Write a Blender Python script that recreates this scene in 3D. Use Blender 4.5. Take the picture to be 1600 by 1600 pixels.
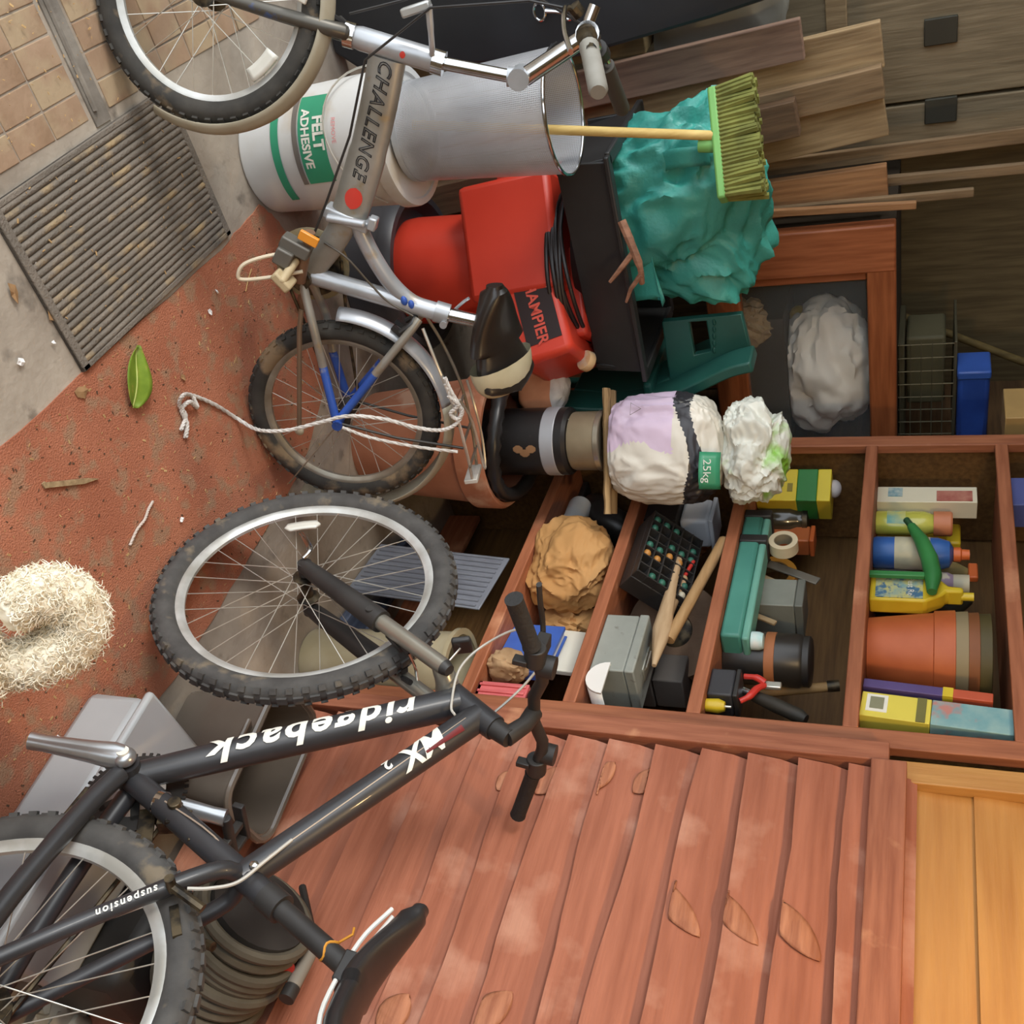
import bpy, bmesh, math, random
from mathutils import Vector, Matrix, Euler, noise
R = math.radians
rnd = random.Random(7)
for o in list(bpy.data.objects): bpy.data.objects.remove(o)
scn = bpy.context.scene
COL = scn.collection

# ------------------------------------------------------------------ camera
F, TH, RO, YAW, H = 1592.9, R(22.0), R(-.85), R(39.56), 1.62
_r = Vector((math.cos(YAW), -math.sin(YAW), 0))
_f = Vector((math.sin(YAW)*math.cos(TH), math.cos(YAW)*math.cos(TH), -math.sin(TH)))
_u = _r.cross(_f)
_x = math.sin(RO)*_r + math.cos(RO)*_u
_y = -(math.cos(RO)*_r - math.sin(RO)*_u)
cd = bpy.data.cameras.new('camera'); cam = bpy.data.objects.new('camera', cd); COL.objects.link(cam)
cam.matrix_world = Matrix(((_x.x, _y.x, -_f.x, 0), (_x.y, _y.y, -_f.y, 0), (_x.z, _y.z, -_f.z, H), (0, 0, 0, 1)))
cd.sensor_width = 36; cd.lens = 36*F/1600; cd.clip_start = .02
scn.camera = cam

# ------------------------------------------------------------------ light
w = bpy.data.worlds.new('world'); scn.world = w; w.use_nodes = True
bg = w.node_tree.nodes['Background']; bg.inputs[0].default_value = (.86, .93, 1.0, 1); bg.inputs[1].default_value = 2.5
sd = bpy.data.lights.new('sun', 'SUN'); sun = bpy.data.objects.new('sun', sd); COL.objects.link(sun)
sd.energy = 1.75; sd.angle = R(16); sd.color = (1, .95, .88)
sun.rotation_euler = Vector((.87, -.06, -.52)).to_track_quat('-Z', 'Y').to_euler()
scn.view_settings.view_transform = 'Standard'; scn.view_settings.look = 'None'
scn.view_settings.exposure = 0.0; scn.view_settings.gamma = 1; scn.view_settings.use_curve_mapping = False

# ------------------------------------------------------------------ helpers
def at(ix, iy, x=None, y=None, z=None):
    u = iy-800; v = 800-ix; c, s = math.cos(RO), math.sin(RO); u, v = c*u-s*v, s*u+c*v
    dn = v*math.cos(TH)+F*math.sin(TH); lf = F*math.cos(TH)-v*math.sin(TH)
    d = Vector((lf*math.sin(YAW)+u*math.cos(YAW), lf*math.cos(YAW)-u*math.sin(YAW), -dn))
    t = x/d.x if x is not None else y/d.y if y is not None else (z-H)/d.z
    return Vector((0, 0, H))+d*t
def px(n, p):                       # length of n photo pixels at world point p
    return n*(Vector(p)-Vector((0, 0, H))).dot(_f)/F
def lin(c):
    return tuple(((x/255)/12.92 if x/255 <= .04045 else ((x/255+.055)/1.055)**2.4) for x in c)
MATS = {}
def mat(name, c, rough=.6, metal=0., c2=None, scale=9., stretch=(1, 1, 1), bump=0., bscale=50., lo=.35, hi=.7, var=.18,
        c3=None, s3=30., t3=.62, trans=0., alpha=1., coat=0., detail=5., wave=None, spec=.5, emit=None, sub=0.):
    if name in MATS: return MATS[name]
    m = bpy.data.materials.new(name); m.use_nodes = True; MATS[name] = m
    nt = m.node_tree; N = nt.nodes; L = nt.links; b = N['Principled BSDF']
    tc = N.new('ShaderNodeTexCoord'); oi = N.new('ShaderNodeObjectInfo')
    ad = N.new('ShaderNodeVectorMath'); ad.operation = 'ADD'
    ml = N.new('ShaderNodeMath'); ml.operation = 'MULTIPLY'; ml.inputs[1].default_value = 37.
    L.new(oi.outputs['Random'], ml.inputs[0]); L.new(tc.outputs['Object'], ad.inputs[0]); L.new(ml.outputs[0], ad.inputs[1])
    mp = N.new('ShaderNodeMapping'); mp.inputs['Scale'].default_value = stretch; L.new(ad.outputs[0], mp.inputs[0])
    nz = N.new('ShaderNodeTexNoise'); nz.inputs['Scale'].default_value = scale; nz.inputs['Detail'].default_value = detail
    L.new(mp.outputs[0], nz.inputs['Vector'])
    cr = N.new('ShaderNodeValToRGB'); L.new(nz.outputs['Fac'], cr.inputs[0])
    a = lin(c); bb = lin(c2) if c2 else tuple(x*(1-var) for x in a)
    cr.color_ramp.elements[0].position = lo; cr.color_ramp.elements[1].position = hi
    cr.color_ramp.elements[0].color = (*bb, 1); cr.color_ramp.elements[1].color = (*a, 1)
    out = cr.outputs[0]
    if c3:
        n3 = N.new('ShaderNodeTexNoise'); n3.inputs['Scale'].default_value = s3; n3.inputs['Detail'].default_value = 6
        L.new(ad.outputs[0], n3.inputs['Vector'])
        r3 = N.new('ShaderNodeMapRange'); r3.inputs[1].default_value = t3-.06; r3.inputs[2].default_value = t3+.06
        L.new(n3.outputs['Fac'], r3.inputs[0])
        mx = N.new('ShaderNodeMix'); mx.data_type = 'RGBA'; L.new(r3.outputs[0], mx.inputs[0]); L.new(out, mx.inputs[6])
        mx.inputs[7].default_value = (*lin(c3), 1); out = mx.outputs[2]
    L.new(out, b.inputs['Base Color'])
    b.inputs['Roughness'].default_value = rough; b.inputs['Metallic'].default_value = metal
    b.inputs['Transmission Weight'].default_value = trans; b.inputs['Alpha'].default_value = alpha
    b.inputs['Coat Weight'].default_value = coat; b.inputs['Specular IOR Level'].default_value = spec
    if sub: b.inputs['Subsurface Weight'].default_value = sub; b.inputs['Subsurface Radius'].default_value = (.01, .008, .006)
    if emit: b.inputs['Emission Color'].default_value = (*lin(emit[0]), 1); b.inputs['Emission Strength'].default_value = emit[1]
    if bump:
        n2 = N.new('ShaderNodeTexNoise'); n2.inputs['Scale'].default_value = bscale; n2.inputs['Detail'].default_value = 4
        L.new(mp.outputs[0], n2.inputs['Vector'])
        bp = N.new('ShaderNodeBump'); bp.inputs['Strength'].default_value = bump; bp.inputs['Distance'].default_value = .004
        L.new(n2.outputs['Fac'], bp.inputs['Height']); L.new(bp.outputs[0], b.inputs['Normal'])
    return m
def wood(name, c, c2, axis=1, rough=.7, bump=.35, scale=5., c3=None, t3=.64, s3=6.):
    st = [14, 14, 14]; st[axis] = 1.1
    return mat(name, c, rough, c2=c2, scale=scale, stretch=st, bump=bump, bscale=9., lo=.3, hi=.68, c3=c3, s3=s3, t3=t3)

class MB:
    def __init__(s): s.v = []; s.f = []; s.M = Matrix.Identity(4)
    def add(s, v, f):
        k = len(s.v); s.v += [tuple(s.M @ Vector(p)) for p in v]; s.f += [tuple(i+k for i in q) for q in f]; return s
    def box(s, c, d, rot=None):
        x, y, z = d[0]/2, d[1]/2, d[2]/2
        P = [Vector((a*x, b*y, e*z)) for e in (-1, 1) for b in (-1, 1) for a in (-1, 1)]
        if rot is not None:
            m = rot if isinstance(rot, Matrix) else Euler(rot).to_matrix(); P = [m @ p for p in P]
        return s.add([p+Vector(c) for p in P], [(0, 2, 3, 1), (4, 5, 7, 6), (0, 1, 5, 4), (2, 6, 7, 3), (0, 4, 6, 2), (1, 3, 7, 5)])
    def prism(s, poly, h, fn=None):          # poly in xy, extruded in z by h
        n = len(poly); v = [(p[0], p[1], 0) for p in poly]+[(p[0], p[1], h) for p in poly]
        if fn: v = [fn(*p) for p in v]
        return s.add(v, [tuple(range(n-1, -1, -1)), tuple(range(n, 2*n))]+[(i, (i+1) % n, n+(i+1) % n, n+i) for i in range(n)])
    def tube(s, pts, r, n=10, closed=False, caps=True, flat=1.):
        pts = [Vector(p) for p in pts]; m = len(pts); rr = r if isinstance(r, (list, tuple)) else [r]*m
        V = []; up = None
        for i, p in enumerate(pts):
            a = pts[(i-1) % m] if (closed or i) else p; b = pts[(i+1) % m] if (closed or i < m-1) else p
            t = (b-a).normalized()
            if up is None:
                up = t.orthogonal().normalized() if abs(t.z) > .9 else Vector((0, 0, 1))
            up = (up-t*up.dot(t)); up = up.normalized() if up.length > 1e-6 else t.orthogonal().normalized()
            sd_ = t.cross(up)
            for k in range(n):
                an = 2*math.pi*k/n; V.append(p+rr[i]*(math.cos(an)*sd_*flat+math.sin(an)*up))
        Fc = []
        for i in range(m if closed else m-1):
            j = (i+1) % m
            for k in range(n): Fc.append((i*n+k, j*n+k, j*n+(k+1) % n, i*n+(k+1) % n)[::-1])
        if caps and not closed: Fc += [tuple(range(n)), tuple(range((m-1)*n, m*n))[::-1]]
        return s.add(V, Fc)
    def cyl(s, a, b, r, r2=None, n=16): return s.tube([a, b], [r, r if r2 is None else r2], n)
    def lathe(s, prof, n=32, axis='z', c=(0, 0, 0), a0=0., a1=2*math.pi, closed=False, sc=(1, 1)):
        full = abs(a1-a0-2*math.pi) < 1e-6; m = n if full else n+1; V = []; k = len(prof); C = Vector(c)
        for i in range(m):
            a = a0+(a1-a0)*i/n; ca, sa = math.cos(a), math.sin(a)
            for r, h in prof:
                V.append(C+(Vector((r*ca*sc[0], r*sa*sc[1], h)) if axis == 'z' else Vector((r*ca, h, r*sa)) if axis == 'y' else Vector((h, r*ca, r*sa))))
        Fc = []; kk = k if closed else k-1
        for i in range(n):
            j = (i+1) % m
            for q in range(kk):
                q2 = (q+1) % k; Fc.append((i*k+q, j*k+q, j*k+q2, i*k+q2))
        return s.add(V, Fc)
    def sph(s, c, r, n=14, m=9):
        rx, ry, rz = (r, r, r) if not isinstance(r, (tuple, list)) else r; V = []; Fc = []
        for i in range(m+1):
            t = math.pi*i/m
            for k in range(n):
                a = 2*math.pi*k/n; V.append((c[0]+rx*math.sin(t)*math.cos(a), c[1]+ry*math.sin(t)*math.sin(a), c[2]+rz*math.cos(t)))
        for i in range(m):
            for k in range(n): Fc.append((i*n+k, (i+1)*n+k, (i+1)*n+(k+1) % n, i*n+(k+1) % n))
        return s.add(V, Fc)
    def grid(s, nu, nv, fn):
        V = [fn(i/nu, j/nv) for i in range(nu+1) for j in range(nv+1)]
        return s.add(V, [(i*(nv+1)+j, (i+1)*(nv+1)+j, (i+1)*(nv+1)+j+1, i*(nv+1)+j+1) for i in range(nu) for j in range(nv)])
    def mesh(s, name, m, smooth=35):
        me = bpy.data.meshes.new(name); me.from_pydata(s.v, [], s.f)
        bm = bmesh.new(); bm.from_mesh(me); bmesh.ops.remove_doubles(bm, verts=bm.verts, dist=1e-6); bmesh.ops.recalc_face_normals(bm, faces=bm.faces); bm.to_mesh(me); bm.free()
        me.materials.append(m)
        if smooth: me.shade_smooth(); me.set_sharp_from_angle(angle=R(smooth))
        return me
    def build(s, name, m, parent=None, smooth=35, bev=0., loc=None, solid=0., rot=None, kind=None, label=None):
        o = bpy.data.objects.new(name, s.mesh(name, m, smooth)); COL.objects.link(o)
        if parent: o.parent = parent
        if loc is not None: o.location = loc
        if rot is not None: o.rotation_euler = rot
        if solid: md = o.modifiers.new('s', 'SOLIDIFY'); md.thickness = solid; md.offset = 0
        if bev: md = o.modifiers.new('b', 'BEVEL'); md.width = bev; md.segments = 2; md.limit_method = 'ANGLE'
        if kind: o['kind'] = kind
        if label: o['label'] = label
        return o
def tag(o, label, cat, group=None):
    o['label'] = label; o['category'] = cat
    if group: o['group'] = group
    return o
def thing(name, label, cat, loc=(0, 0, 0), rz=0., group=None, M=None, rot=None):
    o = bpy.data.objects.new(name, None); COL.objects.link(o); o.empty_display_size = .05
    if M is not None: o.matrix_world = M
    else: o.location = loc; o.rotation_euler = rot if rot is not None else (0, 0, rz)
    return tag(o, label, cat, group)
def struct(o): o['kind'] = 'structure'; return o
def share(src, parent, loc=None, rot=None, M=None):
    o = src.copy(); COL.objects.link(o); o.parent = parent
    if M is not None: o.matrix_local = M
    if loc is not None: o.location = loc
    if rot is not None: o.rotation_euler = rot
    return o
def arc(c, r, a0, a1, n, plane='xz', y=0.):
    P = []
    for i in range(n+1):
        a = a0+(a1-a0)*i/n; P.append((c[0]+r*math.cos(a), y, c[1]+r*math.sin(a)) if plane == 'xz' else (c[0]+r*math.cos(a), c[1]+r*math.sin(a), y))
    return P
def curve(P, n=8):                         # Catmull-Rom through points
    P = [Vector(p) for p in P]; Q = [P[0]*2-P[1]]+P+[P[-1]*2-P[-2]]; out = []
    for i in range(1, len(Q)-2):
        a, b, c, d = Q[i-1:i+3]
        for k in range(n):
            t = k/n; out.append(.5*((2*b)+(c-a)*t+(2*a-5*b+4*c-d)*t*t+(3*b-a-3*c+d)*t**3))
    return out+[P[-1]]
_txt = {}
def text(s, size, fn, name, m, parent, bold=0., shear=0., spacing=1., sub=0, align='CENTER', stroke=None):
    cu = bpy.data.curves.new('t', 'FONT'); cu.body = s; cu.size = size; cu.align_x = align; cu.align_y = 'CENTER'; cu.offset = bold; cu.shear = shear; cu.space_character = spacing; cu.resolution_u = 3
    if stroke: cu.fill_mode = 'NONE'; cu.bevel_depth = stroke; cu.bevel_resolution = 0
    ob = bpy.data.objects.new('t', cu); COL.objects.link(ob)
    dg = bpy.context.evaluated_depsgraph_get(); me = bpy.data.meshes.new_from_object(ob.evaluated_get(dg))
    bpy.data.objects.remove(ob); bpy.data.curves.remove(cu)
    bm = bmesh.new(); bm.from_mesh(me)
    if not stroke: bmesh.ops.triangulate(bm, faces=bm.faces)
    for _ in range(sub):
        es = [e for e in bm.edges if e.calc_length() > size*.12]
        bmesh.ops.subdivide_edges(bm, edges=es, cuts=1); bmesh.ops.triangulate(bm, faces=bm.faces)
    for v in bm.verts: p = fn(v.co.x, v.co.y); v.co = p if not stroke else Vector(p)
    bm.to_mesh(me); bm.free(); me.name = name; me.materials.clear(); me.materials.append(m)
    o = bpy.data.objects.new(name, me); COL.objects.link(o); o.parent = parent
    return o
def planar(o, a, n, off=.0012):
    o = Vector(o); a = Vector(a).normalized(); n = Vector(n).normalized(); b = n.cross(a)
    return lambda x, y: o+a*x+b*y+n*off
def wrap(o, a, n, r, off=.0012):
    o = Vector(o); a = Vector(a).normalized(); n = Vector(n); n = (n-a*n.dot(a)).normalized(); b = n.cross(a)
    return lambda x, y: o+a*x+(r+off)*(math.sin(y/r)*b+math.cos(y/r)*n)
def cylwrap(c, r, a0, off=.0012, vertical=False):       # text on an upright drum, facing angle a0
    c = Vector(c)
    def fn(x, y):
        if vertical: x, y = -y, x
        a = a0+x/r
        return c+Vector(((r+off)*math.cos(a), (r+off)*math.sin(a), y))
    return fn
def blob(size, e=1., amp=.1, freq=3., seed=0, sub=4, crease=True, low=.25, flatbase=True, fn=None, f1=.45, f2=.2):
    bm = bmesh.new(); bmesh.ops.create_icosphere(bm, subdivisions=sub, radius=1)
    off = Vector((seed*3.7, seed*1.3, seed*2.1)); V = []
    for v in bm.verts:
        n = v.co.normalized(); p = Vector([math.copysign(abs(t)**e, t) for t in n])
        d = low*noise.noise(n*1.3+off)
        if crease:
            q = n+.25*Vector([noise.noise(n*1.5+off+Vector((k_*7.3, k_*3.1, 0))) for k_ in range(3)])
            d += amp*(.55-1.9*abs(noise.noise(q*freq*.8+off)))+f1*amp*(.5-1.9*abs(noise.noise(q*freq*1.9+off*1.7)))+f2*amp*(.5-1.9*abs(noise.noise(q*freq*4.2+off*.6)))
        else: d += amp*noise.turbulence(n*freq+off, 3, True)
        p = p*(1+d); p = Vector((p.x*size[0]/2, p.y*size[1]/2, p.z*size[2]/2))
        if fn: p = fn(p)
        V.append(p)
    if flatbase:
        for p in V: p.z = max(p.z, -size[2]*.42)
        zz = min(p.z for p in V)
        for p in V: p.z -= zz
    m = MB(); m.add(V, [tuple(x.index for x in f.verts) for f in bm.faces]); bm.free(); return m

# ------------------------------------------------------------------ setting
CONC = mat('concrete', (178, 166, 150), .9, c2=(140, 128, 114), scale=5, bump=.5, bscale=60, c3=(120, 110, 98), s3=14, t3=.66)
floor = struct(MB().box((.7, 1.2, -.05), (4.4, 5.2, .1)).build('floor', CONC, smooth=0))
TILE = mat('quarry_tile', (168, 140, 114), .85, c2=(146, 118, 92), scale=9, bump=.3, bscale=80, c3=(170, 148, 118), s3=7, t3=.55)
t0 = MB().box((0, 0, -.002), (.0535, .108, .010)).build('tile', TILE, floor, smooth=0, bev=.0015)
first = True
for k in range(11):
    for j in range(14):
        yy = (1.838+.056+.112*j) if j < 6 else (1.768-.056-.112*(j-6))
        xx = .394-.0575*k+(.0 if j % 2 else .0)
        o = t0 if first else share(t0, floor); first = False
        o.location = (xx, yy, rnd.uniform(-.0015, .001)); o.rotation_euler = (rnd.uniform(-.01, .01), rnd.uniform(-.01, .01), rnd.uniform(-.012, .012))
CHAN = mat('channel_mortar', (150, 142, 130), .9, c2=(110, 103, 94), scale=12, bump=.5)
MB().box((.1, 1.803, .001), (.68, .05, .006)).build('drain_strip', CHAN, floor, smooth=0)
MB().tube(curve([(-.2, 1.792, .006), (0, 1.797, .006), (.2, 1.795, .006), (.41, 1.79, .006)]), .006, 6).build('mortar_ridge', CHAN, floor)

DARKW = wood('wall_dark', (120, 104, 72), (92, 78, 52), axis=2)
wb = struct(MB().box((.3, 3.62, 1.2), (4.2, .04, 2.6)).build('wall_back', DARKW, smooth=0))
wr = struct(MB().box((2.32, 1.2, 1.2), (.04, 5.2, 2.6)).build('wall_right', wood('wall_right_wood', (110, 80, 48), (80, 56, 32), axis=1), smooth=0))
struct(MB().box((.9, -1.42, 1.2), (2.9, .04, 2.6)).build('wall_front', DARKW, smooth=0))
struct(MB().box((.95, 1.2, 2.44), (2.8, 5.2, .04)).build('ceiling', wood('ceiling_boards', (128, 106, 78), (96, 78, 55), axis=1), smooth=0))

# red waney-lap panel on the right
REDW = wood('red_stained_board', (174, 108, 82), (148, 86, 62), axis=1, rough=.75, bump=.5, scale=3.2, c3=(190, 136, 112), t3=.62, s3=5)
REDB = wood('red_stained_batten', (168, 106, 78), (140, 82, 58), axis=2, rough=.75, bump=.4, c3=(206, 150, 112), t3=.66, s3=7)
REDH = wood('red_stained_rail', (168, 106, 78), (140, 82, 58), axis=1, rough=.75, bump=.4, c3=(206, 150, 112), t3=.66, s3=7)
SCAR = wood('bare_knot_wood', (192, 130, 96), (150, 90, 62), axis=1, bump=.6)
panel = thing('fence_panel', 'red-brown stained waney-edge lap panel behind the black mountain bike', 'panel', (1.885, .55, 0.015))
boards = []
nb = 15; pitch = .104
for i in range(nb):
    z0 = .03+i*pitch-.02; z1 = z0+pitch+.03; V = []; n = 30; amp = .011
    m = MB()
    def wav(y, i=i): return amp*noise.noise(Vector((y*2.1, i*5.3, 0)))*2+.004*noise.noise(Vector((y*9, i*3.1, 4)))
    prof = []
    for k in range(n+1):
        y = -1.33+2.19*k/n; zz = wav(y)
        bow = .004*noise.noise(Vector((y*1.7, i*2.7, 9)))
        prof.append([(-.050+bow, y, z0+zz), (-.030+bow, y, z0+zz), (-.004, y, z1), (-.010+bow*.3, y, z1), (-.038+bow, y, (z0+z1)/2+zz*.5)])
    for p in prof: V += p
    Fc = []
    for k in range(n):
        for q in range(5): Fc.append((k*5+q, (k+1)*5+q, (k+1)*5+(q+1) % 5, k*5+(q+1) % 5))
    Fc += [(0, 1, 2, 3, 4), tuple(n*5+q for q in range(5))[::-1]]
    m.add(V, Fc); boards.append(m.build('board', REDW, panel, smooth=40))
def scar(py, pz, L, W, tilt):
    i = max(0, min(nb-1, int((pz-.015-.01)/pitch))); m = MB(); z0 = .01+i*pitch
    def surf(z):
        t = (z-z0)/.134; return -.050+.024*t if t < .5 else -.038+.056*(t-.5)
    def fn(u, v):
        a, b = (u-.5)*L, (v-.5)*W*math.sin(math.pi*min(.999, max(.001, u)))**.7
        y, z = a*math.cos(tilt)-b*math.sin(tilt), a*math.sin(tilt)+b*math.cos(tilt)
        z = max(z0+.006, min(z0+.10, pz-.015+z))
        return (surf(z)-.004-.005*math.sin(math.pi*u)*(1-(2*v-1)**2)+.0015*noise.noise(Vector((u*9, v*3, pz*9))), py-.55+y, z)
    m.grid(18, 8, fn)
    m.build('knot_scar', SCAR, boards[i], smooth=50, solid=.004)
for p, L, W, t in (((862, 1222), .085, .034, .45), ((940, 1226), .085, .034, .5), ((1012, 1222), .075, .032, .5), ((795, 1222), .06, .03, .45),
                   ((1055, 1425), .13, .036, -.85), ((1145, 1440), .12, .034, -.85), ((1240, 1460), .12, .04, -.8), ((770, 1590), .09, .04, .6), ((620, 1590), .07, .04, .4), ((395, 1365), .05, .03, 1.2)):
    q = at(*p, x=1.86); scar(q.y, q.z, L*1.2, W*1.45, t)
ptop = 1.505
MB().box((-.035, .895, .77), (.045, .05, 1.55)).build('batten', REDB, panel, smooth=0, bev=.003)
MB().box((-.038, .0, ptop+.04), (.05, 1.74, .07)).build('top_rail', REDH, panel, smooth=0, bev=.003)
MB().box((-.01, .0, .03), (.04, 1.74, .06)).build('bottom_rail', REDH, panel, smooth=0, bev=.003)
MB().box((-.02, -1.35, .77), (.045, .06, 1.55)).build('batten', REDB, panel, smooth=0, bev=.003)

# golden boarded wall above the panel
GOLD = wood('golden_pine', (194, 140, 72), (172, 116, 52), axis=1, rough=.5, bump=.25, scale=2.5)
GOLDB = wood('golden_pine_batten', (196, 146, 80), (174, 120, 58), axis=2, rough=.5, bump=.25, scale=2.5)
for i, (z, h) in enumerate(((1.64, .155), (1.80, .155), (1.96, .155), (2.12, .155), (2.28, .155))):
    n = 24; V = []
    for k in range(n+1):
        y = -1.4+2.86*k/n; q = .006*noise.noise(Vector((y*3, i*4.1, 2)))
        V += [(1.892+q, y, z-h/2), (1.915, y, z-h/2), (1.915, y, z+h/2+.01), (1.905+q*.4, y, z+h/2+.01)]
    Fc = [(k*4+q, (k+1)*4+q, (k+1)*4+(q+1) % 4, k*4+(q+1) % 4) for k in range(n) for q in range(4)]+[(0, 1, 2, 3), tuple(n*4+q for q in range(4))]
    MB().add(V, Fc).build('board', GOLD, wr, smooth=40)
MB().box((1.885, 1.43, 1.98), (.03, .055, .79)).build('batten', GOLDB, wr, smooth=0, bev=.003)

# carpet, ribbed mat
CARP = mat('rust_carpet', (186, 120, 90), .95, c2=(168, 102, 74), scale=5, bump=1., bscale=260, c3=(164, 124, 96), s3=22, t3=.58)
poly = [(.82, .2), (1.15, .19), (1.5, .21), (1.515, .6), (1.52, 1.0), (1.53, 1.25), (1.50, 1.55), (1.46, 1.95), (1.33, 2.2), (1.1, 2.27), (.93, 2.285), (.86, 2.26), (.80, 2.21), (.822, 2.0), (.822, 1.3), (.82, .8)]
pp = []
for i, p in enumerate(poly):
    q = poly[(i+1) % len(poly)]
    for k in range(6):
        t = k/6; pp.append((p[0]+(q[0]-p[0])*t+rnd.uniform(-.003, .003), p[1]+(q[1]-p[1])*t+rnd.uniform(-.003, .003)))
cx, cy = 1.15, 1.2
cp = MB().prism([(a-cx, b-cy) for a, b in pp], .0035).build('carpet', CARP, loc=(cx, cy, .0002), smooth=0)
tag(cp, 'rust-red carpet offcut strewn with shavings in the middle of the floor', 'carpet')
MATM = mat('mat_rubber', (128, 118, 106), .95, c2=(108, 100, 90), scale=10, bump=.8, bscale=200, c3=(160, 138, 104), s3=9, t3=.62)
MATD = mat('mat_groove', (88, 81, 73), .95, bump=.6, bscale=150)
mt = thing('ribbed_mat', 'grey-brown ribbed doormat lying between the tiles and the red carpet', 'doormat', (.63, 1.73, .001), R(1.5))
MB().box((0, 0, .004), (.362, .62, .008)).build('base', MATD, mt, smooth=0)
nr = 23
rib = MB(); rib.grid(30, 4, lambda u, v: (.0066*math.cos(math.pi*v)+.0012*noise.noise(Vector((u*14, 0, 0))), (u-.5)*.585, .008+.0042*math.sin(math.pi*v)))
r0 = rib.build('rib', MATM, mt, smooth=60)
for i in range(nr):
    o = r0 if i == 0 else share(r0, mt); o.location = (-.163+.0148*i, 0, 0); o.scale = (1, 1 if i % 2 else -1, 1)
for s in (-1, 1):
    MB().box((0, s*.3, .006), (.362, .02, .012)).build('border', MATM, mt, smooth=0, bev=.002)
    MB().box((s*.175, 0, .006), (.012, .62, .012)).build('border', MATM, mt, smooth=0, bev=.002)

# bulb under the roof (out of the picture) warming the upper shelves and the boards
lr = thing('pendant_bulb', 'bare warm bulb hanging under the roof', 'lamp', (1.25, .75, 2.02))
MB().sph((0, 0, 0), .032).build('bulb', mat('bulb_glass', (255, 220, 160), .3, emit=((255, 196, 110), 40)), lr)
MB().cyl((0, 0, .03), (0, 0, .085), .018).build('holder', mat('bulb_holder', (230, 225, 215), .5), lr)
MB().cyl((0, 0, .08), (0, 0, .40), .003, n=6).build('flex', mat('flex_white', (220, 215, 205), .5), lr)
pd = bpy.data.lights.new('bulb_light', 'POINT'); pd.energy = 20; pd.color = (1, .70, .36); pd.shadow_soft_size = .035
pl = bpy.data.objects.new('bulb_light', pd); COL.objects.link(pl); pl.parent = lr; pl.location = (0, 0, -.045)

# ------------------------------------------------------------------ bicycles
RUB = mat('tyre_rubber', (84, 82, 79), .85, c2=(64, 62, 60), scale=20, bump=.3, c3=(120, 108, 90), s3=18, t3=.66)
RUB2 = mat('tyre_rubber_small', (66, 62, 56), .85, c2=(44, 42, 38), scale=16, bump=.3, c3=(128, 108, 82), s3=12, t3=.6)
ALU = mat('rim_alloy', (214, 215, 212), .34, .35, c2=(170, 168, 160), scale=12)
ALUD = mat('rim_alloy_dull', (172, 166, 152), .45, .6, c2=(138, 128, 110), scale=12)
STEEL = mat('spoke_steel', (226, 222, 210), .3, .7)
CHROME = mat('chrome', (225, 226, 228), .14, 1., c2=(190, 188, 184), scale=14)
BLK = mat('satin_black_paint', (54, 54, 57), .42, c2=(45, 45, 47), coat=.12)
BLKP = mat('black_plastic', (54, 52, 50), .5, c2=(40, 38, 37))
GREASE = mat('greasy_metal', (92, 80, 60), .45, .6, c2=(40, 36, 30), scale=40, lo=.4, hi=.6)
WHT = mat('white_decal', (236, 234, 222), .5, var=.05)
SIL = mat('silver_paint', (190, 193, 197), .34, .45, c2=(166, 168, 170), scale=10, c3=(168, 150, 118), s3=16, t3=.68)
CABLE = mat('grey_cable', (196, 192, 182), .4)
REFL = mat('reflector_clear', (225, 222, 210), .25, coat=.5)

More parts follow.
